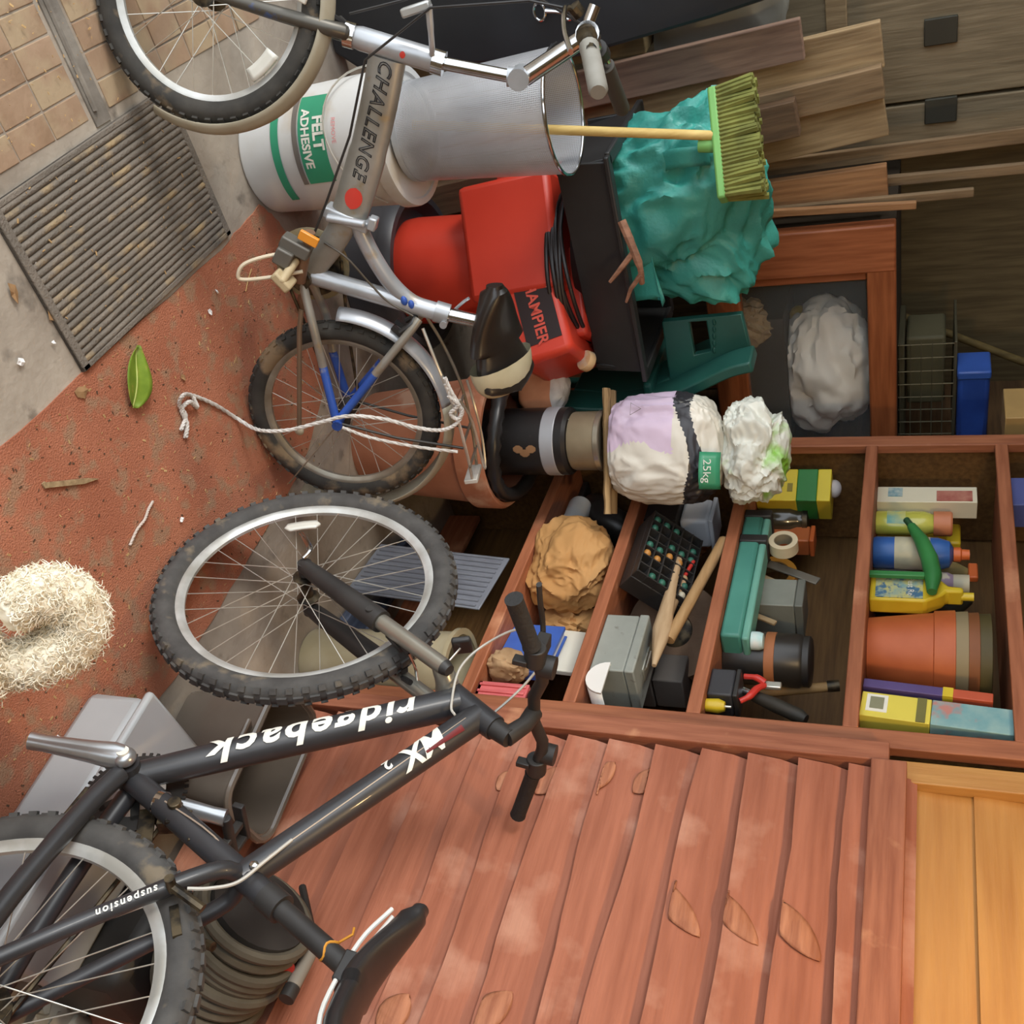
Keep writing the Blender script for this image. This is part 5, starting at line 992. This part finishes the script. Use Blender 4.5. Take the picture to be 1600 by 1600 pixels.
part(t, 'body', WTB, lambda m: m.box((0, 0, .045), (.11, .11, .09)), bev=.012); part(t, 'lid', WTB, lambda m: m.box((0, 0, .096), (.118, .118, .014)), bev=.004)
o = rbox((.16, .16, .098), 'dark_crate', mat('crate_black', (44, 42, 44), .6)); sh_solo(o, 'dark crate under the white square tub', 'crate', 1060, 818, 'B', 2.02)
o = blob((.16, .12, .17), .9, .3, 2.6, 51, sub=4).build('paper_bag', mat('kraft_paper', (196, 146, 92), .8, c2=(164, 114, 66), scale=8), smooth=28); sh_solo(o, 'torn brown paper bag squeezed beside the black cell tray', 'paper bag', 1060, 835, 'B', 2.13, rz=.3)
t = sh_thing('white_gutter', 'short white plastic gutter offcut at the near end of the lower middle shelf', 'gutter', 985, 1090, 'B', 1.94)
part(t, 'channel', mat('gutter_white', (236, 234, 228), .35, var=.04), lambda m: m.grid(1, 12, lambda u, v: (-.02+.05*math.cos(math.pi*v), -.04+.20*u, .053-.05*math.sin(math.pi*v))), smooth=60, solid=.004); part(t, 'end_cap', mat('gutter_white', (236, 234, 228)), lambda m: m.prism([(-.02+.052*math.cos(a), .053-.052*math.sin(a)) for a in [math.pi*k/12 for k in range(13)]], .006, fn=lambda x, y, z: (x, -.046+z, y)))
t = sh_thing('slate_block', 'dark grey slate block at the back of the lower middle shelf near end', 'block', 1050, 1062, 'B', 2.15); part(t, 'lower', mat('slate', (104, 98, 92), .8), lambda m: m.box((0, 0, .05), (.11, .12, .10)), bev=.004); part(t, 'upper', mat('slate', (104, 98, 92)), lambda m: m.box((0, .005, .145), (.10, .11, .085)), bev=.004)

# --- shelf A
KRF = mat('kraft_big', (206, 160, 104), .8, c2=(184, 136, 80), scale=4)
o = blob((.27, .20, .235), .8, .15, 1.7, 61, sub=6, low=.12, f1=.5, f2=.2).build('paper_bag', KRF, smooth=45); sh_solo(o, 'large stuffed brown paper bag on the lowest shelf', 'paper bag', 850, 880, 'A', 1.95, rz=.2)
o = blob((.13, .13, .17), .9, .3, 2.6, 62, sub=4).build('paper_bag', KRF, smooth=30); sh_solo(o, 'crumpled brown paper bag behind the large stuffed one', 'paper bag', 915, 905, 'A', 2.12)
o = blob((.13, .12, .15), .9, .3, 2.6, 63, sub=4).build('paper_bag', KRF, smooth=30); sh_solo(o, 'small crumpled brown paper bag beside the white slabs', 'paper bag', 905, 975, 'A', 2.10, dz=.03)
t = sh_thing('blue_folder', 'bright blue plastic folder standing on the lowest shelf behind the handlebar grip', 'folder', 800, 1010, 'A', 1.955, rz=R(-8)); BLF = mat('folder_blue', (74, 112, 196), .4, c2=(58, 92, 172))
part(t, 'cover', BLF, lambda m: m.box((0, 0, .075), (.19, .012, .15)), bev=.002); part(t, 'back_cover', BLF, lambda m: m.box((0, .03, .075), (.19, .006, .15)), bev=.002); part(t, 'spine', BLF, lambda m: m.box((.093, .018, .075), (.006, .03, .15)), bev=.002); part(t, 'pages', WHT, lambda m: m.box((-.002, .018, .073), (.18, .02, .14)))
WSL = mat('slab_white', (230, 224, 206), .6, var=.06)
for k, lb in enumerate(('cream white slab standing behind the blue folder, nearest of three', 'cream white slab, middle of three on the lowest shelf', 'cream white slab, farthest of three on the lowest shelf')):
    m_ = MB(); m_.box((0, 0, .12), (.175, .016, .24)); o = m_.build('white_slab', WSL, smooth=0, bev=.003); sh_solo(o, lb, 'slab', 850, 1012, 'A', 2.0+.026*k, rot=(R(-4), 0, -math.pi/2-R(8)), group='cream slabs on the lowest shelf')
o = blob((.075, .09, .11), .85, .15, 3, 71, sub=4).build('bark_chunk', mat('bark_pale', (186, 154, 116), .9, c2=(150, 118, 84), scale=14, bump=.6), smooth=40); sh_solo(o, 'pale chunk of bark at the near end of the lowest shelf', 'bark', 775, 1040, 'A', 1.93)
t = sh_thing('rubber_boot', 'black rubber boot shaft lying behind the large paper bag', 'boot', 915, 815, 'A', 2.06)
part(t, 'shaft', mat('boot_black', (40, 36, 34), .35), lambda m: m.tube(curve([(-.06, .0, .062), (.0, -.02, .10), (.03, .0, .17), (.02, .02, .22)], 5), [.06]*6+[.055]*5+[.05]*5, 18)); part(t, 'sole', BLKP, lambda m: m.box((-.09, 0, .012), (.14, .09, .022)), bev=.006)
t = sh_thing('white_bottle', 'glossy white plastic bottle lying between boot and paper bag', 'bottle', 880, 800, 'A', 1.99); part(t, 'body', mat('bottle_white', (220, 222, 222), .25), lambda m: m.lathe([(0, -.02), (.035, -.02), (.038, -.01), (.038, .12), (.02, .15), (0, .15)], 24, 'x', c=(-.02, 0, .039))); part(t, 'neck', mat('bottle_white', (220, 222, 222)), lambda m: m.lathe([(0, .145), (.013, .145), (.013, .18), (0, .18)], 16, 'x', c=(-.02, 0, .039)))

# ------------------------------------------------------------------ under the shelves and by the panel
def onbike(M, ix, iy, y):                  # point of the bike's own plane (offset y) seen at a pixel, in bike coordinates
    o = Vector((0, 0, H)); d = at(ix, iy, z=0)-o; Mi = M.inverted(); a = Mi @ o; b = (Mi.to_3x3() @ d); t = (y-a.y)/b.y; return a+b*t
pk = thing('pink_crate', 'faded pink plastic crate wedged between the shelving and the red panel', 'crate', (2.0, 1.56, .547), -math.pi/2); PKM = mat('pink_plastic', (224, 120, 120), .5, c2=(204, 98, 100))
part(pk, 'floor', PKM, lambda m: m.box((0, 0, .006), (.09, .2, .012)), bev=.002)
for y in (-.095, .095): part(pk, 'side', PKM, lambda m: m.box((0, y, .07), (.09, .01, .14)), bev=.002)
for x in (-.04, .04): part(pk, 'end', PKM, lambda m: m.box((x, 0, .07), (.01, .19, .14)), bev=.002)
for k in range(4): part(pk, 'rib', PKM, lambda m: m.box((-.033+.022*k, -.102, .07), (.008, .006, .13)), bev=.002)
part(un, 'plinth', SHW, lambda m: m.box((.30, 0, .06), (.02, wid-.1, .12)), bev=.003)
a, b = at(655, 845, z=.03), at(505, 1045, z=.03); d = (b-a); bb_ = thing('blue_board', 'dusty dark blue painted board lying on the floor under the shelves', 'board', (a+b)/2-Vector((0, 0, .026)), math.atan2(d.y, d.x))
part(bb_, 'board', wood('board_blue', (92, 102, 122), (66, 76, 96), axis=0, bump=.2), lambda m: m.box((0, 0, .02), (d.length, .11, .03)), bev=.004); part(bb_, 'batten', wood('board_blue', (92, 102, 122), (66, 76, 96), axis=0), lambda m: m.box((0, .04, .042), (d.length*.9, .02, .014)), bev=.003)
rbp = thing('ribbed_board', 'blue-grey ribbed plastic sheet leaning under the lowest shelf', 'sheet', (1.90, 2.02, .004), rot=(0, R(6), -math.pi/2)); RBM = mat('sheet_bluegrey', (136, 142, 152), .4, c2=(116, 120, 130))
part(rbp, 'sheet', RBM, lambda m: m.box((0, .0, .235), (.22, .006, .46)), bev=.002)
for k in range(11): part(rbp, 'rib', RBM, lambda m: m.cyl((-.10+.02*k, -.004, .02), (-.10+.02*k, -.004, .45), .004, n=8))
ctb = thing('clear_tub', 'cloudy yellowish clear plastic tub under the near end of the lowest shelf', 'tub', (1.93, 1.66, .002), -math.pi/2); CLR = mat('cloudy_plastic', (206, 196, 166), .25, c2=(186, 174, 140), alpha=.75, coat=.3)
part(ctb, 'body', CLR, lambda m: m.lathe([(0, 0), (.085, 0), (.09, .01), (.105, .46), (.098, .46), (.083, .012), (0, .012)], 36)); part(ctb, 'rim', CLR, lambda m: m.lathe([(.105, .45), (.115, .452), (.115, .465), (.098, .465)], 36))
q = onbike(BM, 722, 1008, .05)
part(A, 'front_reflector', BLKP, lambda m: m.box((q.x, q.y, q.z+RT), (.014, .05, .04), (0, .4, .3)), bev=.005)
tubep(A, 'reflector_wire', STEEL, [(.855, .03, .40+RT), (q.x-.01, q.y, q.z+RT)], .002, 5)

# translucent storage box and smoked bin in front of the panel
TRB = mat('translucent_grey', (186, 188, 188), .3, c2=(166, 168, 168), scale=3, alpha=.92, coat=.2)
sbx = thing('storage_box', 'translucent grey storage box on the floor beside the mountain bike wheel', 'storage box', (1.475, .78, .004), R(6))
part(sbx, 'body', TRB, lambda m: m.box((0, 0, .075), (.20, .52, .15)), bev=.02); part(sbx, 'lid', TRB, lambda m: m.box((0, 0, .158), (.215, .535, .02)), bev=.008)
SMK = mat('smoked_plastic', (112, 103, 94), .25, c2=(92, 84, 76), scale=3, coat=.5)
smb = thing('smoked_bin', 'glossy dark brown plastic bin standing against the foot of the red panel', 'bin', (1.685, 1.14, .004), R(10))
def binprof(h, w, l, r): return [(math.copysign(w/2-r, cx_)+r*math.cos(a), math.copysign(l/2-r, cy_)+r*math.sin(a)) for cx_, cy_, a0 in ((1, 1, 0), (-1, 1, 90), (-1, -1, 180), (1, -1, 270)) for a in [R(a0+18*k) for k in range(6)]]
m_ = MB(); pr0, pr1 = binprof(0, .15, .26, .04), binprof(0, .20, .32, .05); pri = binprof(0, .185, .305, .045)
n = len(pr0); V = [(x, y, 0) for x, y in pr0]+[(x, y, .25) for x, y in pr1]+[(x, y, .25) for x, y in pri]+[(x*.97, y*.97, .01) for x, y in pr0]
m_.add(V, [(i, (i+1) % n, n+(i+1) % n, n+i) for i in range(n)]+[(n+i, n+(i+1) % n, 2*n+(i+1) % n, 2*n+i) for i in range(n)]+[(2*n+i, 2*n+(i+1) % n, 3*n+(i+1) % n, 3*n+i) for i in range(n)]+[tuple(range(n))[::-1], tuple(range(3*n, 4*n))])
m_.build('body', SMK, smb, smooth=50)
part(smb, 'rim', SMK, lambda m: m.tube([(x*1.03, y*1.02, .25) for x, y in pr1], .009, 8, closed=True)); part(smb, 'lip', SMK, lambda m: m.box((-.115, -.02, .235), (.05, .10, .012), (0, R(25), 0)), bev=.004)

# cable reel behind the saddle post
rq = Vector((1.69, .68, .004))
rl = thing('hose_reel', 'black reel wound with dusty grey hose beside the saddle post', 'reel', rq, 0); HOS = mat('dusty_hose', (104, 98, 84), .7, c2=(84, 78, 66), scale=10)
part(rl, 'body', BLKP, lambda m: m.box((0, 0, .13), (.18, .24, .26)), bev=.03)
rW = (-.80*_r+.60*Vector((0, 0, 1))).normalized(); rA = rW.cross(Vector((0, 0, 1))).normalized(); rB = rW.cross(rA); rC = Vector((.0, .03, .39))
for k in range(10):
    r_ = .112+.005*math.sin(k*2.1)-.0012*abs(k-4.5)
    MB().tube([rC+rW*(.0215*(k-4.5))+(rA*math.cos(a)+rB*math.sin(a))*r_+rW*.006*math.sin(a+k) for a in [2*math.pi*j/40 for j in range(40)]], .0115, 8, closed=True).build('hose_turn', HOS, rl)
part(rl, 'core', BLKP, lambda m: m.tube([rC-rW*.115, rC+rW*.115], .098, 28))
hp = at(468, 1522, x=1.72); gh = thing('hand_pump', 'short grey hand pump with dark end beside the hose reel', 'pump', hp, 0)
h0, h1 = at(492, 1475, x=1.74)-hp, at(447, 1562, x=1.72)-hp
part(gh, 'sleeve', mat('sleeve_grey', (140, 134, 124), .6), lambda m: m.tube([h0, h0.lerp(h1, .8)], .014, 14)); part(gh, 'end', BLKP, lambda m: m.tube([h0.lerp(h1, .78), h1], .0155, 14)); part(gh, 'rod', BLKP, lambda m: m.tube([h0, h0+Vector((.02, .12, -.10))], .008, 8))
rd = at(440, 1490, x=1.70); rdo = thing('red_fitting', 'red plastic hose fitting between the reel and the grey handle', 'fitting', rd); part(rdo, 'body', RDH, lambda m: m.tube([(0, .02, -.02), (0, -.03, .02)], [.018, .022], 14)); part(rdo, 'collar', BLKP, lambda m: m.tube([(0, .02, -.02), (0, .045, -.04)], .014, 12))
rg = blob((.20, .14, .07), .9, .25, 2.4, 81, sub=4).build('white_rag', mat('rag_white', (206, 200, 186), .9, c2=(176, 168, 150)), loc=at(35, 1585, z=.0)+Vector((.12, .0, .002)), smooth=40); tag(rg, 'crumpled off-white rag seen through the rear wheel spokes', 'rag')
bl2 = blob((.16, .12, .06), .9, .25, 2.4, 82, sub=4).build('blue_rag', mat('rag_blue', (84, 110, 128), .9, c2=(60, 82, 100)), loc=at(175, 1555, z=.0)+Vector((-.10, -.02, .002)), smooth=40); tag(bl2, 'crumpled blue-grey rag behind the rear wheel', 'rag')

# ------------------------------------------------------------------ rope, leaf and litter on the floor
ROP = mat('white_rope', (224, 220, 214), .8, c2=(196, 190, 182), scale=40, bump=.8, bscale=150)
def rope(P, r, name, m=ROP, twist=True):
    Q = curve(P, 10); mb = MB()
    if not twist: mb.tube(Q, r, 8); return mb
    for s in range(3):
        pts = []
        for i, p in enumerate(Q):
            t = (Q[min(i+1, len(Q)-1)]-Q[max(i-1, 0)]); t = t.normalized() if t.length > 1e-9 else Vector((1, 0, 0)); u_ = t.cross(Vector((0, 0, 1))); u_ = u_.normalized() if u_.length > .1 else Vector((1, 0, 0)); v_ = t.cross(u_)
            an = i*.9+s*2.094; pts.append(p+(u_*math.cos(an)+v_*math.sin(an))*r*.5)
        mb.tube(pts, r*.62, 6)
    return mb
def wb_(ix, iy, y): return SM @ onbike(SM, ix, iy, y)
rp0 = at(300, 622, z=.01)
rope_t = thing('rope', 'thin white rope trailing from the folding bike carrier to the carpet', 'rope', (rp0.x, rp0.y, 0))
O_ = rope_t.location.copy()
P1 = [at(283, 672, z=.012), at(290, 650, z=.012), at(280, 632, z=.014), at(286, 618, z=.03), at(300, 618, z=.012), at(335, 632, z=.01), at(372, 655, z=.012), wb_(405, 672, .10), wb_(450, 672, .10), wb_(500, 660, .098), wb_(545, 650, .095), wb_(600, 655, .09), wb_(650, 668, .085), wb_(690, 672, .08), wb_(715, 660, .07), wb_(720, 640, .065), wb_(705, 612, .065), wb_(695, 590, .065)]
rope([p-O_ for p in P1], .0048, 'r').build('main_strand', ROP, rope_t)
P2 = [wb_(535, 668, .10), wb_(580, 684, .098), wb_(650, 698, .09), wb_(715, 706, .07)]
rope([p-O_ for p in P2], .004, 'r').build('second_strand', ROP, rope_t)
P3 = [at(300, 618, z=.012), at(308, 636, z=.014), at(296, 628, z=.022), at(284, 640, z=.012), at(292, 662, z=.012), at(290, 684, z=.010)]
rope([p-O_ for p in P3], .0052, 'r').build('knotted_end', ROP, rope_t)
P4 = [wb_(700, 618, .066), wb_(716, 632, .07), wb_(704, 646, .072), wb_(716, 655, .07), wb_(722, 640, .066), wb_(708, 628, .064), wb_(696, 600, .066)]
rope([p-O_ for p in P4], .005, 'r').build('carrier_knot', ROP, rope_t)

lf_ = thing('green_leaf', 'single green leaf with pale midrib lying on the red carpet', 'leaf', at(205, 590, z=.006)); a, b = at(203, 637, z=.006)-lf_.location, at(213, 540, z=.006)-lf_.location; dl = b-a; sl = Vector((-dl.y, dl.x, 0)).normalized()
LFM = mat('leaf_green', (128, 152, 48), .55, c2=(104, 130, 34), scale=30, c3=(160, 140, 70), s3=30, t3=.64)
part(lf_, 'blade', LFM, lambda m: m.grid(20, 8, lambda u, v: a+dl*u+sl*((v-.5)*2*.040*math.sin(math.pi*min(1, u*.96+.03))**.75*(1.15-.4*u))+Vector((0, 0, .006+.010*abs(v-.5)*2+.006*math.sin(u*5)))), smooth=60, solid=.0012)
part(lf_, 'midrib', mat('midrib', (190, 196, 110), .6), lambda m: m.tube([a+dl*u+Vector((0, 0, .0075+.006*math.sin(u*5))) for u in [k/12 for k in range(13)]], [.0016]*8+[.001]*5, 6))
stk = thing('wood_splinter', 'flat pale wooden splinter on the carpet near the twine', 'splinter', at(110, 752, z=.0045)); a, b = at(68, 758, z=.0045)-stk.location, at(152, 748, z=.0045)-stk.location
dd = (b-a); ns = Vector((-dd.y, dd.x, 0)).normalized()
part(stk, 'sliver', WLT, lambda m: m.prism([(0, -.006), (dd.length*.7, -.007), (dd.length, 0), (dd.length*.8, .004), (0, .005)], .006, fn=lambda x, y, z: a+dd.normalized()*x+ns*y+Vector((0, 0, z)))); part(stk, 'frayed_end', WLT, lambda m: m.box(a+Vector((0, 0, .003)), (.012, .008, .004)))
def twine(nm, lb, P, m, r=.0022):
    c = P[0].copy(); c.z = 0; o = rope([p-c for p in P], r, nm).build(nm, m, loc=c); return tag(o, lb, 'string')
twine('twine', 'short frayed grey string on the carpet', [at(203, 852, z=.008), at(214, 828, z=.008), at(226, 812, z=.009), at(232, 796, z=.008), at(239, 783, z=.008)], mat('string_grey', (206, 192, 180), .9), .003)
twine('straw', 'thin straw stalk on the carpet near the toe loop', [at(384, 455, z=.007), at(388, 437, z=.008), at(393, 420, z=.008)], mat('straw', (206, 170, 110), .8), .0012)
SCR = mat('paper_scrap', (236, 232, 228), .7, var=.05); DLF = mat('dry_leaf', (168, 132, 92), .8, c2=(136, 102, 66), scale=30)
def scrap(nm, lb, cat, ix, iy, sz, m, seed):
    p = at(ix, iy, z=.005); rs = random.Random(seed); n = 7; rr = [sz*rs.uniform(.5, 1) for _ in range(n)]; mb = MB()
    v = [(0, 0, .004)]+[(rr[k]*math.cos(2*math.pi*k/n), rr[k]*.7*math.sin(2*math.pi*k/n), rs.uniform(0, .006)) for k in range(n)]
    mb.add(v, [(0, k+1, (k+1) % n+1) for k in range(n)]); tag(mb.build(nm, m, loc=p, smooth=0, solid=.001, rot=(0, 0, seed)), lb, cat, None)
for k, (ix, iy, sz, lb) in enumerate(((31, 566, .014, 'white paper scrap on the concrete left of the mat corner'), (96, 470, .009, 'white paper scrap on the ribbed mat near its corner'), (327, 487, .012, 'white heart-like paper scrap on the carpet'), (338, 456, .009, 'white paper scrap on the carpet by the mat edge'), (282, 812, .008, 'white paper fleck beside the short string'), (55, 412, .008, 'white paper scrap on the lower ribs of the mat'), (83, 535, .007, 'white paper fleck at the mat corner'), (88, 1152, .007, 'white paper fleck by the crank arm'))):
    scrap('paper_scrap', lb, 'paper scrap', ix, iy, sz, SCR, k+1)
for k, (ix, iy, sz, lb) in enumerate(((85, 488, .030, 'dry brown leaf on the corner of the mat'), (20, 458, .022, 'dry tan leaf on the concrete beside the mat'), (128, 612, .022, 'dry pale leaf on the carpet left of the green leaf'), (200, 486, .016, 'curled brown leaf on the mat edge'), (285, 590, .012, 'small tan leaf beside the rope end'), (205, 1090, .02, 'dry leaf on the carpet edge near the storage box'))):
    scrap('dry_leaf', lb, 'leaf', ix, iy, sz, DLF, k+21)
SHV_ = mat('shaving', (202, 168, 116), .8, c2=(170, 134, 88), scale=4); m_ = MB()
rs = random.Random(3)
for k in range(900):
    if k < 620: x, y, z = rs.uniform(.83, 1.49), rs.uniform(.7, 2.2), .0042
    elif k < 690: x, y, z = rs.uniform(.46, .79), rs.uniform(1.43, 2.02), .0135
    else: x, y, z = rs.uniform(-.05, .42), rs.uniform(1.3, 1.9), .0095
    a = rs.uniform(0, math.pi); ln = rs.choice((.002, .003, .004, .006, .009)); wd = ln*rs.uniform(.12, .5)
    m_.box((x, y, z), (ln, wd, .0012), (rs.uniform(-.2, .2), rs.uniform(-.2, .2), a))
o = m_.build('wood_shavings', SHV_, smooth=0); o['kind'] = 'stuff'; tag(o, 'scattered pale wood shavings over carpet, mat and tiles', 'shavings')
m_ = MB()
for k in range(420):
    x, y = rs.uniform(.83, 1.5), rs.uniform(.7, 2.2); m_.box((x, y, .0042), (rs.uniform(.002, .008), rs.uniform(.001, .004), .001), (0, 0, rs.uniform(0, 3)))
o = m_.build('dark_crumbs', mat('crumb_dark', (92, 66, 46), .9), smooth=0); o['kind'] = 'stuff'; tag(o, 'dark crumbs of dirt trodden into the red carpet', 'dirt')

# ------------------------------------------------------------------ white curly dog at the bottom edge
FUR = mat('cream_fur', (246, 238, 220), .95, c2=(236, 226, 202), scale=18, bump=.6, bscale=60)
fx = Vector((-math.sin(YAW), -math.cos(YAW), 0)); sxv = _r
rump = at(-58, 1042, z=.25); rump.z = 0
dog = thing('dog', 'white curly-coated dog with its tail curled over its back', 'dog', rump, math.atan2(fx.y, fx.x))
m_ = MB()
m_.sph((.05, 0, .235), (.11, .105, .105), 20, 14); m_.sph((.17, 0, .225), (.13, .095, .105), 20, 14); m_.sph((.30, 0, .235), (.11, .10, .115), 20, 14)
m_.tube([(.34, 0, .26), (.40, 0, .33), (.43, 0, .36)], [.075, .065, .06], 14); m_.sph((.46, 0, .385), (.08, .072, .072), 18, 12); m_.sph((.53, 0, .365), (.045, .035, .032), 14, 10)
for s in (1, -1):
    m_.tube([(.06, s*.055, .22), (.09, s*.065, .15), (.035, s*.065, .085), (.045, s*.065, .03), (.065, s*.065, .018)], [.06, .045, .028, .025, .024], 12)
    m_.tube([(.33, s*.05, .20), (.325, s*.055, .10), (.335, s*.055, .03), (.355, s*.055, .018)], [.05, .032, .026, .025], 12)
    m_.tube([(.455, s*.065, .41), (.45, s*.09, .37), (.455, s*.092, .33)], [.028, .03, .02], 10)
bo = m_.build('body', FUR, dog)
md = bo.modifiers.new('r', 'REMESH'); md.mode = 'VOXEL'; md.voxel_size = .009; md.use_smooth_shade = True
tx = bpy.data.textures.new('curls', 'STUCCI'); tx.noise_scale = .022; md = bo.modifiers.new('d', 'DISPLACE'); md.texture = tx; md.strength = .010; md.texture_coords = 'LOCAL'
tp = [Vector(p) for p in curve([(-.02, .0, .29), (-.065, -.012, .345), (-.10, -.05, .375), (-.085, -.10, .38), (-.03, -.115, .365), (.015, -.085, .345)], 6)]
tl_ = MB(); tl_.tube(tp, [.030+.014*math.sin(math.pi*i/(len(tp)-1)) for i in range(len(tp))], 16); to = tl_.build('tail', FUR, dog)
md = to.modifiers.new('r', 'REMESH'); md.mode = 'VOXEL'; md.voxel_size = .006; md.use_smooth_shade = True
md = to.modifiers.new('d', 'DISPLACE'); md.texture = tx; md.strength = .010; md.texture_coords = 'LOCAL'
m_ = MB(); rs = random.Random(12)
def curl(p, nrm, ln):
    t = nrm.orthogonal().normalized(); b = nrm.cross(t); a0 = rs.uniform(0, 6.28); P = []; lean = t*math.cos(a0)+b*math.sin(a0); rad = rs.uniform(.002, .0045)
    for k in range(7):
        an = a0+k*1.1; P.append(p+nrm*(ln*(k/6)*.75)+lean*ln*.5*(k/6)**2+(t*math.cos(an)+b*math.sin(an))*rad*min(1, k/2))
    m_.tube(P, [.0013, .0013, .0012, .0011, .001, .0008, .0004], 3, caps=False)
for k in range(2600):
    i = rs.randrange(1, len(tp)-1); t = (tp[i+1]-tp[i-1]).normalized(); u_ = t.orthogonal().normalized(); v_ = t.cross(u_); an = rs.uniform(0, 6.28); nn = u_*math.cos(an)+v_*math.sin(an)
    curl(tp[i]+t*rs.uniform(-.008, .008)+nn*(.026+.014*math.sin(math.pi*i/(len(tp)-1))), nn, rs.uniform(.010, .022))
for k in range(2600):
    z = rs.uniform(-.3, 1); a = rs.uniform(0, 6.28); q_ = math.sqrt(max(0, 1-z*z)); nn = Vector((q_*math.cos(a), q_*math.sin(a), z)); c = rs.choice((Vector((.05, 0, .235)), Vector((.17, 0, .225))))
    curl(c+Vector((nn.x*.108, nn.y*.102, nn.z*.103)), nn, rs.uniform(.010, .020))
m_.build('curly_coat', FUR, dog, kind='stuff')
for s in (1, -1): MB().sph((.525, s*.032, .40), .009, 10, 8).build('eye', BLKP, dog)
MB().sph((.575, 0, .372), (.012, .015, .011), 10, 8).build('nose', BLKP, dog)
